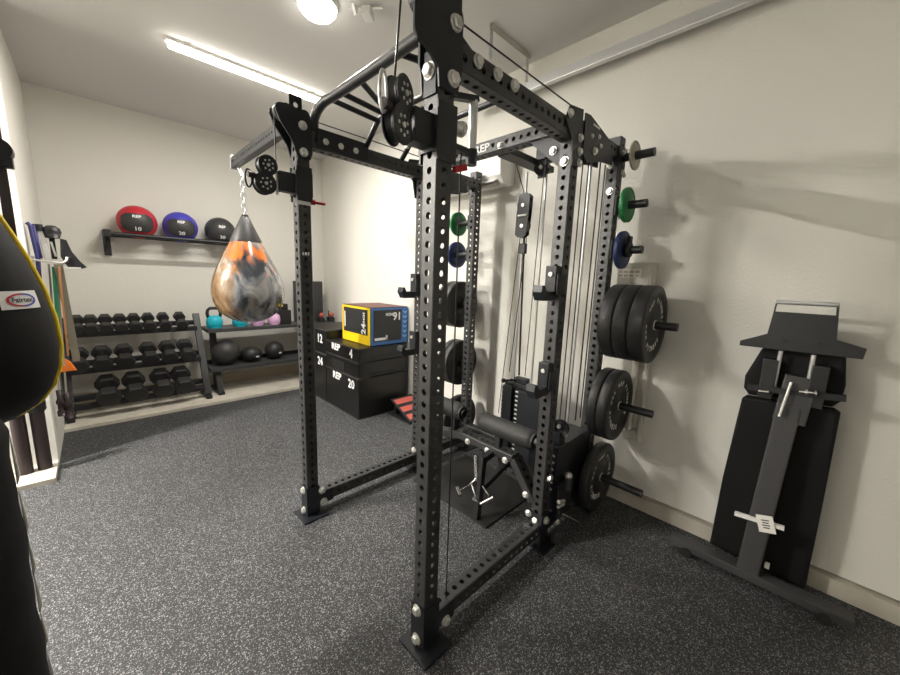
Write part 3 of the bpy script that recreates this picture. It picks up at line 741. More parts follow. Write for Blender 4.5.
# far side
plate('change_plate', 'small green change plate seen behind the nearest upright on the far pegs', None, px, 2.09, 2.41, .026, .105, 1, M_green, 'change')
plate('change_plate', 'small blue change plate seen behind the nearest upright below the far green plate', None, px, 1.815, 2.415, .028, .118, 1, M_bluer, 'change')
for k in range(2): plate('bumper_plate', ['outer', 'inner'][k] + ' of the black bumper plates on the upper far peg behind the nearest upright', 'bumper plates on the upper far peg', px, 1.36, 2.45 - k * .0755, .074, .215, 1, M_rubber2)
for k in range(2): plate('bumper_plate', ['outer', 'inner'][k] + ' of the black bumper plates on the middle far peg behind the nearest upright', 'bumper plates on the middle far peg', px, .81, 2.41 - k * .066, .0645, .215, 1, M_rubber2)
plate('bumper_plate', 'black bumper plate on the lowest far peg behind the foam roller', None, px, .262, 2.33, .062, .225, 1, M_rubber2)

# ------------------------------------------------------------------ adjustable bench stored upright
bt = thing('weight_bench', 'black adjustable weight bench stored standing upright against the right wall', 'bench', (2.47, .05, 0))
b = MB().use(M_grey).box(2.395, 2.475, -.335, .435, .030, .078, .006); part('base_bar', b, bt)
for y in (.34, -.24):
    b = MB().use(M_rubber).cyl((2.385, y, .027), (2.415, y, .027), .027, 18); part('wheel', b, bt)
b = MB().use(M_grey); b.bar((2.435, .062, .06), (2.505, .025, 1.02), .075, .095, (1, 0, 0), .008); b.bar((2.497, .018, .93), (2.515, .0, 1.17), .06, .125, (1, 0, 0), .006); part('spine', b, bt)
def pad(pts, x, t):
    b = MB().use(M_vinyl).prism(pts, mtx((x, 0, 0), (0, 1, 0), (0, 0, 1)), t, .018); return b
part('back_pad', pad([(.255, .05), (.245, .5), (.222, .985), (.205, 1.005), (-.135, 1.025), (-.158, 1.01), (-.165, .5), (-.17, .03)], 2.585, .07), bt)
part('seat_pad', pad([(.195, 1.015), (.222, 1.05), (.225, 1.12), (.175, 1.28), (.14, 1.33), (-.10, 1.34), (-.135, 1.30), (-.155, 1.15), (-.15, 1.07), (-.125, 1.035)], 2.585, .07), bt)
b = MB().use(M_black)
wing = [(.262, 1.322), (.156, 1.372), (.146, 1.545), (.138, 1.545), (.145, 1.488), (-.073, 1.488), (-.066, 1.545), (-.075, 1.55), (-.088, 1.375), (-.188, 1.35), (-.183, 1.30), (.262, 1.296)]
b.prism(wing, mtx((2.475, 0, 0), (0, 1, 0), (0, 0, 1)), .012, .002); part('wing_plate', b, bt)
b = MB().use(M_galv).cyl((2.475, .146, 1.538), (2.475, -.074, 1.540), .011, 14); part('carry_handle', b, bt, label='brushed steel handle')
for y in (.10, -.03):
    b = MB().use(M_black).cyl((2.469, y, 1.345), (2.457, y, 1.345), .014, 14); part('bolt_cap', b, bt)
for y in (.095, -.025):
    b = MB().use(M_galv).cyl((2.50, y, 1.10), (2.495, y, 1.29), .010, 10); part('guide_rod', b, bt)
b = MB().use(M_black)
for y in (.125, -.06): b.box(2.48, 2.55, y - .03, y + .03, 1.03, 1.24, .004)
b.bar((2.49, .20, 1.075), (2.49, -.16, 1.105), .03, .03, (1, 0, 0)); part('hinge_bracket', b, bt)
b = MB().use(M_chrome); b.cyl((2.43, .055, .965), (2.455, .035, 1.145), .0075, 10); part('adjustment_lever', b, bt, label='chrome lever')
b = MB().use(M_chrome); b.cyl((2.45, .0, 1.105), (2.45, -.06, 1.112), .008, 10); b.cyl((2.45, -.02, 1.107), (2.45, -.03, 1.108), .018, 12); b.cyl((2.45, -.055, 1.11), (2.45, -.062, 1.112), .018, 12); b.cyl((2.45, .11, 1.075), (2.45, .15, 1.07), .009, 10); part('pop_pin', b, bt)
b = MB().use(M_wplastic).bar((2.415, .155, .375), (2.415, -.045, .395), .022, .018, (1, 0, 0)); part('pivot_tube', b, bt)
b = MB().use(M_wplastic).box(2.45, 2.47, -.02, .0, .115, .145, .003); part('spacer', b, bt)
b = MB().use(M_paper).obox((2.395, .025, .390), (.0015, .034, .045), Matrix.Rotation(-.30, 3, 'X')); tg = part('hang_tag', b, bt, label='white paper tag')
b = MB().use(M_gry)
for k in range(4): b.obox(Vector((2.3930, .025, .390)) + Matrix.Rotation(-.30, 3, 'X') @ Vector((0, 0, .02 - k * .013)), (.0006, .016 - .003 * (k % 2), .0028), Matrix.Rotation(-.30, 3, 'X'))
part('print', b, tg)

# ------------------------------------------------------------------ wall shelf with medicine balls
sh = thing('ball_shelf', 'black two-rail wall shelf holding the medicine balls on the far wall', 'shelf', (.8, YF, 1.95))
for y in (5.37, 5.63):
    b = MB().use(M_black).cyl((.12, y, 1.945), (1.56, y, 1.945), .021, 16); part('rail', b, sh)
for x in (.13, 1.50):
    b = MB().use(M_black).box(x - .012, x + .05, 5.655, YF, 1.72, 2.00, .004); b.box(x - .008, x + .05, 5.34, 5.70, 1.915, 1.985, .004); b.prism([(5.68, 1.93), (5.45, 1.93), (5.68, 1.74)], mtx((x + .0, 0, 0), (0, 1, 0), (0, 0, 1)), .01); part('bracket', b, sh)
def medball(x, R, m, num, label):
    zc = 1.945 + sqrt((R + .0215) ** 2 - .13 ** 2); c = Vector((x, 5.50, zc))
    t = thing('medicine_ball', label, 'medicine ball', (x, 5.50, zc - R), group='medicine balls on the wall shelf')
    b = MB().use(m).sphere(c, R, 40); part('ball', b, t)
    # dark front panel lying on the ball
    yaw = -.08; RZ = Matrix.Rotation(yaw, 3, 'Z') @ Matrix.Rotation(.12, 3, 'X')
    def wrap(u, v, off=0.): 
        w = Vector((sin(u / R) * cos(v / R), -cos(u / R) * cos(v / R), sin(v / R))); return c + RZ @ (w * (R + off))
    b = MB().use(M_gry); N = 14; g = []
    hw, hh, cut = R * .86, R * .56, R * .26
    for i in range(N + 1):
        u = -hw + 2 * hw * i / N; h = hh - max(0, abs(u) - (hw - cut)) * .9; g.append([b.bm.verts.new(wrap(u, -h + 2 * h * k / 8, .003)) for k in range(9)])
    for i in range(N):
        for k in range(8): b.face((g[i][k], g[i + 1][k], g[i + 1][k + 1], g[i][k + 1]), True)
    p = part('front_panel', b, t)
    for s, sz, v0 in (('REP', R * .24, R * .37), (num, R * .32, -R * .36)):
        text(s, sz, Matrix.Identity(4), M_white, p, sx=1.15, warp=lambda q, v0=v0: wrap(q.x, q.y + v0, .005), bold=.001)
medball(.415, .180, M_red, '10', 'red medicine ball with black panel at the left of the wall shelf')
medball(.81, .175, M_blue, '20', 'blue medicine ball with black panel in the middle of the wall shelf')
medball(1.225, .172, M_gry, '30', 'all black medicine ball on the wall shelf beside the hanging bag')

# ------------------------------------------------------------------ dumbbell rack
dr = thing('dumbbell_rack', 'black three tier steel dumbbell rack standing on the concrete strip by the far wall', 'dumbbell rack', (.3, 5.35, .035))
for x in (-.285, .895):
    b = MB().use(M_black); b.bar((x, 5.13, .075), (x, 5.53, 1.04), .07, .05, (1, 0, 0), .004); part('post', b, dr)
    b = MB().use(M_black).box(x - .03, x + .03, 5.05, 5.60, .035, .08, .006); part('foot', b, dr)
tiers = [(5.36, .895, 'top'), (5.255, .525, 'middle'), (5.15, .175, 'bottom')]
TL = radians(22)
for y, z, nm in tiers:
    b = MB().use(M_black)
    for a in (0., .15):
        yy, zz = y + a * cos(TL), z + a * sin(TL)
        b.bar((-.26, yy, zz), (.87, yy, zz), .05, .006, (0, cos(TL), sin(TL))); b.bar((-.26, yy - .024, zz - .02), (.87, yy - .024, zz - .02), .045, .006, (0, 0, 1))
    part('tier', b, dr)
def dumbbell_mesh(loc, R, Lh, Lg, label):
    t = thing('dumbbell', label, 'dumbbell', loc, group='hex dumbbells on the rack')
    o = Vector(loc); A = Vector((0, cos(TL), sin(TL))); U = Vector((0, -sin(TL), cos(TL)))
    c = o + U * (R * .866 + .004)
    hexp = [(R * cos(pi / 3 * k), R * sin(pi / 3 * k)) for k in range(6)]
    for a in (-1, 1):
        M = mtx(c + A * a * (Lg / 2 + Lh / 2), (1, 0, 0), U)
        b = MB().use(M_hex).prism(hexp, M, Lh, R * .16); part('head', b, t)
    b = MB().use(M_chrome).cyl(c - A * Lg / 2, c + A * Lg / 2, .016, 14); part('handle', b, t)
    return t
ordn = ['leftmost', 'second', 'third', 'fourth', 'fifth', 'sixth', 'seventh', 'eighth']
rows = [([-.165, -.06, .055, .175, .295, .42, .56, .72], .062, .075, .12, 0), ([-.185, -.005, .175, .385, .56, .735], .083, .095, .12, 1), ([.01, .225, .465, .655], .102, .12, .12, 2)]
for xs_, R, Lh, Lg, ti in rows:
    y, z, nm = tiers[ti]; first = None; n = len(xs_)
    for i, x in enumerate(xs_):
        loc = (x, y + .075 * cos(TL), z + .075 * sin(TL) + .003)
        s = ordn[i] if i == 0 else (ordn[i] + ' from the left' if i < n - 1 else 'rightmost')
        lab = f'{s} black hex dumbbell on the {nm} tier of the rack'
        if first is None: first = dumbbell_mesh(loc, R, Lh, Lg, lab)
        else: dup(first, loc, lab)

# ------------------------------------------------------------------ kettlebell shelf
ks = thing('storage_shelf', 'dark grey two tier storage shelf with kettlebells right of the dumbbell rack', 'shelf', (1.75, 5.4, .035))
for z, nm in ((.872, 'top'), (.375, 'low')):
    y0 = 5.20 if z > .5 else 5.17
    b = MB().use(M_shelf).box(.95, 2.63, y0, 5.56, z - .045, z, .005); part('shelf_board', b, ks)
for x in (1.04, 2.55):
    b = MB().use(M_black); b.bar((x, 5.33, .04), (x, 5.42, .86), .07, .06, (1, 0, 0), .004); b.box(x - .035, x + .035, 5.12, 5.56, .035, .075, .005); b.prism([(5.14, .07), (5.26, .07), (5.34, .35), (5.25, .35)], mtx((x, 0, 0), (0, 1, 0), (0, 0, 1)), .06); part('leg', b, ks)
b = MB().use(M_black).bar((.96, 5.53, .40), (2.62, 5.53, .40), .05, .01, (0, 0, 1)); part('back_lip', b, ks)
def kettlebell(x, y, z, m, label, R=.085):
    t = thing('kettlebell', label, 'kettlebell', (x, y, z), group='coloured kettlebells on the top shelf')
    b = MB().use(m).lathe([(0, 0), (R * .72, 0), (R * .95, R * .25), (R, R * .75), (R * .92, R * 1.25), (R * .7, R * 1.6), (0, R * 1.75)], (x, y, z), (0, 0, 1), 28); part('body', b, t)
    zt = z + R * 1.45; b = MB().use(M_rubber)
    b.tube([(x - R * .62, y, zt - .02), (x - R * .80, y, zt + R * .55), (x - R * .70, y, zt + R * 1.0), (x - R * .45, y, zt + R * 1.25), (x + R * .45, y, zt + R * 1.25), (x + R * .70, y, zt + R * 1.0), (x + R * .80, y, zt + R * .55), (x + R * .62, y, zt - .02)], .019, 12); part('handle', b, t)
    return t
k1 = kettlebell(1.055, 5.33, .873, M_cyan, 'bright blue kettlebell at the left end of the top shelf', .092)
dup(k1, (1.345, 5.33, .873), 'bright blue kettlebell half hidden under the hanging bag')
k2 = kettlebell(1.56, 5.33, .873, M_pink, 'pink kettlebell under the hanging bag next to the blue ones', .088)
dup(k2, (1.775, 5.33, .873), 'pink kettlebell under the hanging bag, next to the black block')
t = thing('equipment_block', 'small black block with a yellow top on the shelf right of the pink kettlebells', 'block', (1.90, 5.33, .873))
b = MB().use(M_rubber).box(1.84, 1.99, 5.26, 5.42, .873, 1.07, .01); part('body', b, t)
b = MB().use(M_rubber); b.box(1.87, 1.96, 5.29, 5.38, 1.07, 1.16, .015); b.use(M_yellow).box(1.86, 1.885, 5.28, 5.31, 1.12, 1.15, .004); part('top', b, t)
for x, R, zz, lab in ((1.165, .165, 1., 'largest dull black slam ball at the left of the lower shelf'), (1.465, .132, .80, 'flattened black slam ball in the middle of the lower shelf'), (1.765, .125, 1., 'shiny black slam ball at the right of the lower shelf')):
    b = MB().use(M_gry if R > .15 else M_rubber2).sphere((x, 5.35, .375 + R * zz), R, 32, R * zz)
    t = thing('slam_ball', lab, 'slam ball', (x, 5.35, .375), group='slam balls on the lower shelf'); part('ball', b, t)
    b = MB().use(M_white if R < .15 else M_gry).obox((x + R * .33, 5.35 - R * .90, .375 + R * zz * .78), (.020, .003, .010), Matrix.Rotation(.35, 3, 'Z'), .001); part('logo_patch', b, t)
b = MB().use(M_gry).box(2.12, 2.56, 5.46, 5.51, .874, 1.48, .006); t = tag(part('black_board', b, None, (2.3, 5.5, .874)), 'upright dark grey board on the shelf behind the left front upright', 'board')
for i, x in enumerate((2.44, 2.60)):
    t = thing('small_holder', ['left', 'right'][i] + ' of two small black holders with red heads on the shelf end', 'holder', (x, 5.30, .857), group='small black holders with red heads')
    b = MB().use(M_black).box(x - .045, x + .04, 5.24, 5.33, .873, .94, .004); part('cup', b, t)
    b = MB().use(M_grip).sphere((x + .01, 5.28, .975), .036, 16); part('head', b, t)
    b = MB().use(M_black).cyl((x - .03, 5.29, .93), (x - .03, 5.29, 1.04), .008, 8); part('pin', b, t)

# ------------------------------------------------------------------ plyo boxes
def softbox(name, label, x0, x1, y0, y1, z0, z1, group='black soft jump boxes'):
    t = thing(name, label, 'jump box', ((x0 + x1) / 2, (y0 + y1) / 2, z0), group=group)
    b = MB().use(M_softbox).box(x0, x1, y0, y1, z0, z1, .012); part('body', b, t)
    b = MB().use(M_gry)
    for z in (z0 + .006, z1 - .006):
        b.tube([(x0 - .0015, y0 - .0015, z), (x1, y0 - .0015, z), (x1, y1, z), (x0 - .0015, y1, z)], .005, 6, True)
    part('piping', b, t); return t
def tX(s, size, x, y, z, parent, sx=1.): return text(s, size, mtx((x, y, z), (0, -1, 0), (0, 0, 1)), M_white, parent, sx=sx, bold=.004)
BX0, BX1, BY0, BY1 = 1.978, 2.64, 3.395, 4.165
t20 = softbox('plyo_box', 'large black soft jump box marked 20, bottom of the right stack', BX0, BX1, BY0, BY1, .001, .468)
tX('20', .14, BX0 - .003, BY0 + .155, .378, t20, 1.); tX('REP', .115, BX0 - .003, BY1 - .28, .405, t20, 1.1)
tm = softbox('plyo_box', 'black soft jump box with a carry handle between the boxes marked 4 and 20', BX0, BX1, BY0, BY1, .470, .648)
b = MB().use(M_rubber); b.bar((BX0 - .004, 3.70, .555), (BX0 - .004, 3.98, .555), .10, .004, (0, 0, 1)); part('hook_patch', b, tm)
b = MB().use(M_rubber); b.bar((2.15, BY0 - .006, .50), (2.45, BY0 - .006, .50), .02, .006, (0, 0, 1)); part('handle', b, tm)
t4 = softbox('plyo_box', 'flat black soft jump box marked 4 on top of the right stack', BX0, BX1, BY0, BY1, .650, .806)
tX('4', .145, BX0 - .003, BY0 + .155, .728, t4); tX('REP', .115, BX0 - .003, BY1 - .26, .755, t4, 1.1)
b = MB().use(M_rubber); b.bar((2.15, BY0 - .006, .70), (2.45, BY0 - .006, .70), .022, .006, (0, 0, 1)); part('handle', b, t4)
t24 = softbox('plyo_box', 'black soft jump box marked 24 on the floor behind the right stack', BX0, BX1, 4.175, 4.86, .001, .606)
tX('24', .14, BX0 - .003, 4.33, .50, t24, 1.)
t12 = softbox('plyo_box', 'black soft jump box marked 12 on top of the 24 box', BX0 + .002, BX1, 4.15, 4.86, .608, .915)
tX('12', .15, BX0 - .001, 4.33, .79, t12, 1.)
# three-in-one foam jump box
fb = thing('foam_jump_box', 'yellow and blue sided foam jump box on top of the black stack', 'jump box', (2.42, 3.72, .807))
X0, X1, Ya, Yb, Z0, Z1 = 2.165, 2.69, 3.45, 4.09, .808, 1.245
b = MB().use(M_fblack).box(X0, X1, Ya, Yb, Z0, Z1, .010); part('core', b, fb)
b = MB().use(M_fred).box(X0 + .01, X1 - .01, Ya + .01, Yb - .01, Z1 - .002, Z1 + .002); part('top_panel', b, fb)
b = MB().use(M_yellow).box(X0 - .003, X0 + .001, Ya + .006, Yb - .006, Z0 + .006, Z1 - .006); part('side_panel', b, fb, label='yellow side')
b = MB().use(M_fblack).box(X0 - .005, X0 - .002, Ya + .055, Yb - .045, Z0 + .115, Z1 - .03); s1 = part('print_panel', b, fb)
text('24', .125, mtx((X0 - .0062, Ya + .135, Z0 + .165 + .02), (0, 0, 1), (0, 1, 0)), M_white, s1, bold=.004); text('INCH', .05, mtx((X0 - .0062, Ya + .13, Z0 + .31), (0, 0, 1), (0, 1, 0)), M_white, s1, bold=.002)
b = MB().use(M_white)
b.box(X0 - .0064, X0 - .0055, Yb - .085, Yb - .065, Z0 + .17, Z1 - .08); part('print_bar', b, s1)
b = MB().use(M_fblue).box(X0 + .006, X1 - .006, Ya - .003, Ya + .001, Z0 + .006, Z1 - .006); part('side_panel', b, fb, label='blue side')
b = MB().use(M_fblack).box(X0 + .035, X1 - .10, Ya - .005, Ya - .002, Z0 + .045, Z1 - .03); s2 = part('print_panel', b, fb)
text('16', .125, mtx((X1 - .165, Ya - .0062, Z1 - .10), (-1, 0, 0), (0, 0, -1)), M_white, s2, bold=.004); text('INCH', .045, mtx((X1 - .27, Ya - .0062, Z1 - .08), (-1, 0, 0), (0, 0, -1)), M_white, s2, bold=.002)
b = MB().use(M_white).box(X0 + .05, X0 + .22, Ya - .0064, Ya - .0055, Z0 + .06, Z0 + .09); b.box(X0 + .20, X0 + .225, Ya - .0064, Ya - .0055, Z0 + .06, Z0 + .115); part('print_bar', b, s2)
b = MB().use(M_lblue)
for k in range(6):
    c = Vector((X1 - .05, Ya - .004, Z1 - .06 - k * .058)); b.prism([(.026, .018), (0, .0), (-.026, .018), (-.026, .0), (0, -.02), (.026, .0)], mtx(c, (1, 0, 0), (0, 0, 1)), .003)
part('arrow_print', b, fb)
# slant board
sb = thing('slant_board', 'black slant board with red grip strips on the floor beside the jump boxes', 'slant board', (2.4, 3.1, 0))
b = MB().use(M_black).box(2.33, 2.66, 2.93, 3.35, .002, .018, .003); part('base', b, sb)
R_ = Matrix.Rotation(radians(24), 3, 'X'); oc = Vector((2.495, 3.12, .105)); b = MB().use(M_black).obox(oc, (.155, .20, .009), R_, .003); part('ramp', b, sb)
for k in (-.13, .0, .13):
    b = MB().use(M_grip).obox(oc + R_ @ Vector((0, k, .0105)), (.135, .040, .0015), R_); part('grip_strip', b, sb)
b = MB().use(M_black).bar((2.495, 3.26, .015), (2.495, 3.26, .155), .25, .02, (1, 0, 0)); part('prop', b, sb)

# ------------------------------------------------------------------ hanging water bag
wb = thing('water_bag', 'orange, brown and grey marbled teardrop water bag hanging from the rack boom', 'punching bag', (.945, 3.42, 1.165))
prof = [(0, 0), (.07, .006), (.14, .03), (.20, .072), (.243, .13), (.268, .195), (.276, .26), (.270, .325), (.250, .40), (.222, .465), (.187, .54), (.150, .61), (.115, .675)]
from mathutils import geometry
b = MB().use(M_marble)
fine = []
for i in range(len(prof) - 1):
    p = [Vector(prof[max(0, min(len(prof) - 1, i + k))]) for k in (-1, 0, 1, 2)]
    for t_ in (0, .33, .67):
        q = .5 * (2 * p[1] + (p[2] - p[0]) * t_ + (2 * p[0] - 5 * p[1] + 4 * p[2] - p[3]) * t_ ** 2 + (-p[0] + 3 * p[1] - 3 * p[2] + p[3]) * t_ ** 3)
        fine.append((max(q.x, 0), q.y))
fine.append(prof[-1])
b.lathe(fine, (.945, 3.42, 1.165), (0, 0, 1), 48); part('bladder', b, wb)
b = MB().use(M_gry).lathe([(.118, .668), (.116, .69), (.070, .79), (.032, .875), (.0, .885)], (.945, 3.42, 1.165), (0, 0, 1), 32); cap = part('cap', b, wb)
b = MB().use(M_black)
for k in range(5):
    a = 2 * pi * k / 5 + .3; b.bar((.945 + .119 * cos(a), 3.42 + .119 * sin(a), 1.84), (.945 + .016 * cos(a), 3.42 + .016 * sin(a), 2.06), .03, .004, (-sin(a), cos(a), 0))
part('strap', b, wb)
b = MB().use(M_galv)
for k in range(7):
    z = 2.345 - k * .045; pts = []
    for i in range(12):
        a = 2 * pi * i / 12; d = (.017 * cos(a), .032 * sin(a)); pts.append(Vector((.945, 3.42, z)) + (Vector((d[0], 0, d[1])) if k % 2 else Vector((0, d[0], d[1]))))
    b.tube(pts, .0055, 8, True)
part('chain', b, wb)

# ------------------------------------------------------------------ left edge: teardrop heavy bag, column bag, gear
tb = thing('teardrop_bag', 'black teardrop punching bag with yellow piping and a small white label at the left edge', 'punching bag', (-.345, 1.9, .98))
cx_, cy_ = -.345, 1.90
tp = [(0, 0), (.06, .005), (.12, .03), (.17, .075), (.205, .14), (.228, .23), (.236, .32), (.232, .42), (.216, .52), (.19, .62), (.16, .71), (.125, .80), (.085, .88), (.045, .93), (0, .945)]
tpz = .985
tp = [(r, .068 + z * .7875 if z < .32 else z) for r, z in tp]
b = MB().use(M_vinyl).lathe(tp, (cx_, cy_, tpz), (0, 0, 1), 48); part('shell', b, tb)
b = MB().use(M_yellow); va = radians(10)
dirp = Vector((cos(va), sin(va), 0))
b.tube([Vector((cx_, cy_, tpz + z)) + dirp * (r + .003) for r, z in tp[1:-1]], .010, 8); part('piping', b, tb, label='yellow piping')
b = MB().use(M_wplastic)
# sewn label patch on the side that faces the camera
def on_bag(a, z):
    r = None
    for (r0, z0), (r1, z1) in zip(tp, tp[1:]):
        if z0 <= z <= z1: r = r0 + (r1 - r0) * (z - z0) / max(z1 - z0, 1e-6)
    return Vector((cx_ + (r + .003) * cos(a), cy_ + (r + .003) * sin(a), tpz + z))
a0, a1, za, zb = radians(-52), radians(-21), .472, .528
g = [[b.bm.verts.new(on_bag(a0 + (a1 - a0) * i / 8, za + (zb - za) * k / 3)) for k in range(4)] for i in range(9)]
for i in range(8):
    for k in range(3): b.face((g[i][k], g[i + 1][k], g[i + 1][k + 1], g[i][k + 1]), True)
lp = part('sewn_label', b, tb)
def wrapL(off): return lambda q: on_bag(radians(-36.5) + q.x / .215, .500 + q.y) + Vector((cos(radians(-36.5)), sin(radians(-36.5)), 0)) * off
b = MB()
for half, mm in ((0, M_red), (1, M_blue)):
    b.use(mm); f = wrapL(.0015); N = 12
    aa = [pi / 2 + pi * i / N for i in range(N + 1)] if half == 0 else [-pi / 2 + pi * i / N for i in range(N + 1)]
    o1 = [b.bm.verts.new(f(Vector((.044 * cos(a), .021 * sin(a), 0)))) for a in aa]; o2 = [b.bm.verts.new(f(Vector((.036 * cos(a), .016 * sin(a), 0)))) for a in aa]
    for i in range(N): b.face((o1[i], o1[i + 1], o2[i + 1], o2[i]))
part('oval_emblem', b, lp)
text('Fairtex', .022, Matrix.Identity(4), M_gry, lp, warp=wrapL(.0018), bold=.0006)
b = MB().use(M_black)
b.bar((cx_, cy_, tpz + .92), (cx_, cy_, ZC), .04, .006, (1, 0, 0)); part('hanging_strap', b, tb)

hs = thing('hanging_strap', 'black nylon strap with a metal buckle hanging at the upper left edge', 'strap', (-.225, 2.3, 1.9))
b = MB().use(M_maroon).bar((-.218, 2.3, 1.62), (-.218, 2.3, ZC), .030, .006, (1, .4, 0)); part('webbing', b, hs)
b = MB().use(M_black2); b.cyl((-.218, 2.27, 2.03), (-.218, 2.33, 2.03), .04, 18); b.obox((-.218, 2.3, 1.99), (.035, .02, .025), None, .006); part('buckle', b, hs)

cb = thing('column_bag', 'tall black padded column bag at the lower left edge with white glints modelled along its edge', 'punching bag', (-.345, 1.2, 0))
b = MB().use(M_vinyl); R = .18
cp = [(0, 0), (R, 0)] + [(R + .002 * sin(z * 21) + .0015 * sin(z * 47), z) for z in [i * .03 for i in range(42)]] + [(R - .01, 1.27), (R - .05, 1.30), (0, 1.305)]
b.lathe(cp, (-.345, 1.2, 0), (0, 0, 1), 48); part('shell', b, cb)
b = MB().use(M_paper)  # white slivers standing in for the shine along the vinyl edge
for z0, z1, o in ((1.10, 1.22, 0), (.97, 1.08, .0), (.86, .98, .0), (.76, .87, 0), (.66, .76, 0), (.52, .64, 0)):
    a = radians(8); P = lambda z, k: Vector((-.345 + (R + k) * cos(a), 1.2 + (R + k) * sin(a), z))
    n = (0, 1, 0)
    b.tube([P(z1, .002), P((z0 + z1) / 2, .0035), P(z0 + .02, .004), P(z0, .001)], [.001, .0028, .0035, .0012], 6)
part('edge_glints', b, cb)
b = MB().use(M_wplastic).lathe([(.165, 1.302), (.178, 1.31), (.182, 1.35), (.178, 1.39), (.165, 1.40), (0, 1.40), (0, 1.302)], (-.352, 1.2, 0), (0, 0, 1), 40); part('cap', b, cb, label='pale cap')

# wall rail with hanging gear
hr = thing('wall_hook_rail', 'silver hook rail on the left wall holding bands and jump ropes', 'hook rail', (-.33, 4.35, 1.6))
b = MB().use(M_zinc); b.box(-.33, -.315, 4.13, 4.62, 1.60, 1.66, .003)
for y in (4.17, 4.24, 4.31, 4.38, 4.46): b.tube([(-.32, y, 1.63), (-.16, y, 1.61), (-.135, y, 1.63), (-.13, y, 1.66)], .008, 8)
part('hooks', b, hr)
def hang(name, label, cat, parts_):
    t = thing(name, label, cat, (-.25, 4.3, 1.6), group=None)
    for nm, mb in parts_: part(nm, mb, t)
b = MB().use(M_navy); b.tube([(-.335 + .02, 4.20, 1.90), (-.30, 4.20, 1.88), (-.285, 4.2, 1.64), (-.30, 4.2, 1.35)], .013, 8); b2 = MB().use(M_navy); b2.tube([(-.285, 4.2, 1.885), (-.27, 4.2, 1.64)], .011, 8)
hang('resistance_band', 'navy blue resistance band hanging leftmost on the hook rail', 'band', [('band', b), ('band', b2)])
b = MB().use(M_wplastic).bar((-.258, 4.22, 1.855), (-.232, 4.22, 1.62), .034, .03, (1, 0, 0), .006); b2 = MB().use(M_black).cyl((-.262, 4.22, 1.845), (-.265, 4.22, 1.895), .027, 14)
hang('jump_rope', 'white jump rope handle with black cap next to the navy band', 'jump rope', [('handle', b), ('cap', b2)])
b = MB().use(M_black).lathe([(0, -.05), (.04, -.045), (.052, 0), (.045, .03), (.025, .048), (0, .052)], (-.195, 4.23, 1.845), (0, 0, 1), 20); b.bar((-.20, 4.23, 1.80), (-.20, 4.23, 1.64), .03, .03, (1, 0, 0), .004); b2 = MB().use(M_wplastic).bar((-.206, 4.21, 1.77), (-.19, 4.21, 1.66), .012, .008, (1, 0, 0))
hang('cable_rope', 'black ball-ended rope attachment hanging in the middle of the hook rail', 'rope', [('rope', b), ('clip', b2)])
b = MB().use(M_black).prism([(-.155, 1.80), (-.12, 1.79), (-.105, 1.70), (-.06, 1.63), (-.025, 1.585), (-.07, 1.565), (-.13, 1.575), (-.165, 1.66)], mtx((0, 4.19, 0), (1, 0, 0), (0, 0, 1)), .03, .006); b2 = MB().use(M_zinc).box(-.15, -.06, 4.165, 4.205, 1.565, 1.582, .003)
hang('ankle_strap', 'black strap with a pointed end hanging at the right end of the hook rail', 'strap', [('strap', b), ('buckle', b2)])
b = MB().use(M_strap).bar((-.185, 4.18, 1.60), (-.165, 4.42, .78), .045, .006, (1, 0, 0)); b.bar((-.175, 4.21, 1.60), (-.155, 4.43, .80), .03, .006, (1, 0, 0))
hang('beige_strap', 'long beige strap hanging down beside the dumbbell rack', 'strap', [('strap', b)])
b = MB().use(M_gband).bar((-.21, 4.2, 1.58), (-.250, 4.3, .80), .022, .012, (1, 0, 0))
hang('green_band', 'green resistance band hanging beside the yellow piping', 'band', [('band', b)])
b = MB().use(M_oband).bar((-.18, 4.17, 1.58), (-.205, 4.32, .85), .012, .008, (1, 0, 0))
hang('orange_band', 'pale orange resistance band hanging between the green band and the beige strap', 'band', [('band', b)])
t = thing('orange_cloth', 'bright orange pennant-like cloth end by the left post of the dumbbell rack', 'cloth', (-.22, 4.35, .72))
b = MB().use(M_orange).prism([(-.275, .72), (-.165, .725), (-.195, .80), (-.235, .84), (-.262, .80)], mtx((0, 4.30, 0), (1, 0, 0), (0, 0, 1)), .03, .008); part('cloth', b, t)
for i, (x, z) in enumerate(((-.285, .45), (-.245, .42))):
    t = thing('band_handle', ['left', 'right'][i] + ' of two dark rubber grips hanging low by the dumbbell rack post', 'handle', (x, 4.3, z), group='dark rubber grips')
    b = MB().use(M_maroon).lathe([(0, -.10), (.026, -.10), (.028, -.06), (.020, -.05), (.020, .0), (.028, .01), (.026, .03), (.018, .05), (.018, .12), (0, .12)], (x - .0, 4.3, z), (0, 0, 1), 16); part('grip', b, t)
    b = MB().use(M_strap).bar((x, 4.3, z + .12), (x + .05, 4.24, 1.60), .012, .004, (1, 0, 0)); part('strap', b, t)
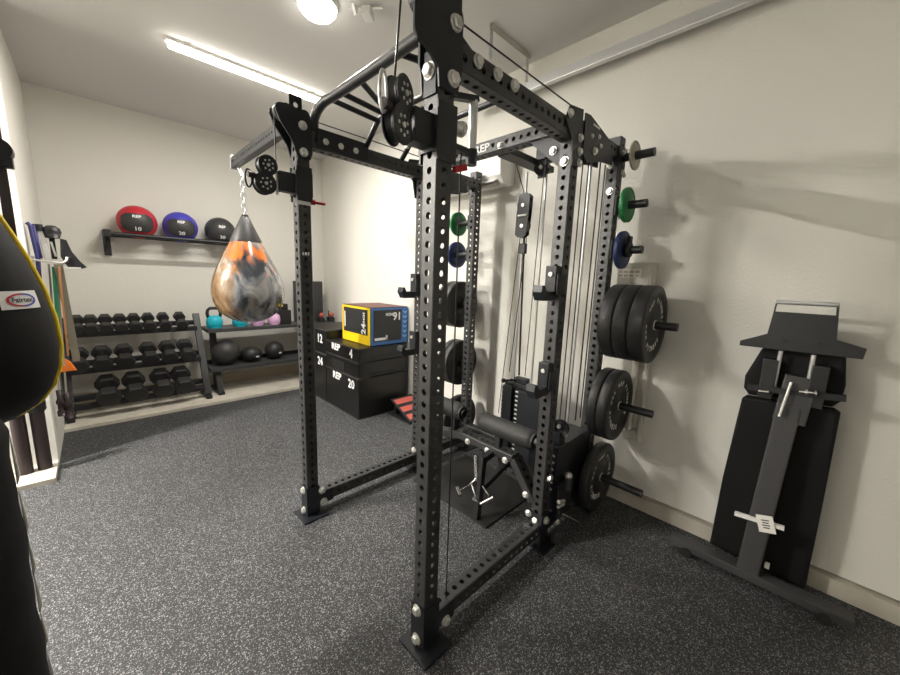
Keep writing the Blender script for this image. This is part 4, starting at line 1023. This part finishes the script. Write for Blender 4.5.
for i, (x, y) in enumerate(((-.490, 4.00), (-.395, 4.02))):
    t = thing('storage_tube', ['left', 'right'][i] + ' of two tall dark tubes standing on the floor in the left recess', 'tube', (x, y, .035), group='dark tubes in the left recess')
    b = MB().use(M_maroon).cyl((x, y, .036), (x, y, .60), .040, 20); part('tube', b, t)
    b = MB().use(M_black).lathe([(.048, .50), (.054, .51), (.054, .57), (.044, .605), (0, .605)], (x, y, 0), (0, 0, 1), 20); part('cap', b, t)

# ------------------------------------------------------------------ camera
Mc = ((.71380, -.69949, .03472), (-.08946, -.14024, -.98607), (.69461, .70075, -.16267))
cam = bpy.data.cameras.new('camera'); co = bpy.data.objects.new('camera', cam); COL.objects.link(co)
r, d, f = [Vector(v) for v in Mc]
m = Matrix((r, -d, -f)).transposed().to_4x4(); m.translation = (0, 0, 1.60); co.matrix_world = m
cam.sensor_width = 36; cam.lens = 359.4 * 36 / 900; cam.clip_start = .02
sc.camera = co

# ------------------------------------------------------------------ light from the room's lamps, plus one added fill
def area(name, loc, size, size_y, power, col, rot=(0, 0, 0)):
    l = bpy.data.lights.new(name, 'AREA'); l.shape = 'RECTANGLE'; l.size = size; l.size_y = size_y; l.energy = power; l.color = col
    o = bpy.data.objects.new(name, l); COL.objects.link(o); o.location = loc; o.rotation_euler = rot; return o
w = bpy.data.worlds.new('world'); sc.world = w; w.use_nodes = True
w.node_tree.nodes['Background'].inputs[0].default_value = (.9, .9, 1, 1); w.node_tree.nodes['Background'].inputs[1].default_value = .0
warm = (1, .955, .885)
def pt(name, loc, power, rad):
    l = bpy.data.lights.new(name, 'POINT'); l.energy = power; l.color = warm; l.shadow_soft_size = rad
    o = bpy.data.objects.new(name, l); COL.objects.link(o); o.location = loc
area('strip_lamp', (1.2, 3.77, ZC - .07), 1.25, .05, 46, warm)
def disk(name, loc, power, size):
    o = area(name, loc, size, size, power, warm); o.data.shape = 'DISK'; return o
disk('dome_lamp', (1.205, 2.55, ZC - .10), 30, .22)
area('recess_lamp', (-2.3, 3.60, ZC - .07), 1.25, .05, 430, warm)
disk('back_fill', (-1.7, .3, ZC - .10), 5, .6)  # weak fill light added to lift the shade, no fixture behind it

sc.view_settings.view_transform = 'Standard'; sc.view_settings.look = 'None'; sc.view_settings.exposure = .22; sc.view_settings.gamma = 1
sc.view_settings.use_curve_mapping = False
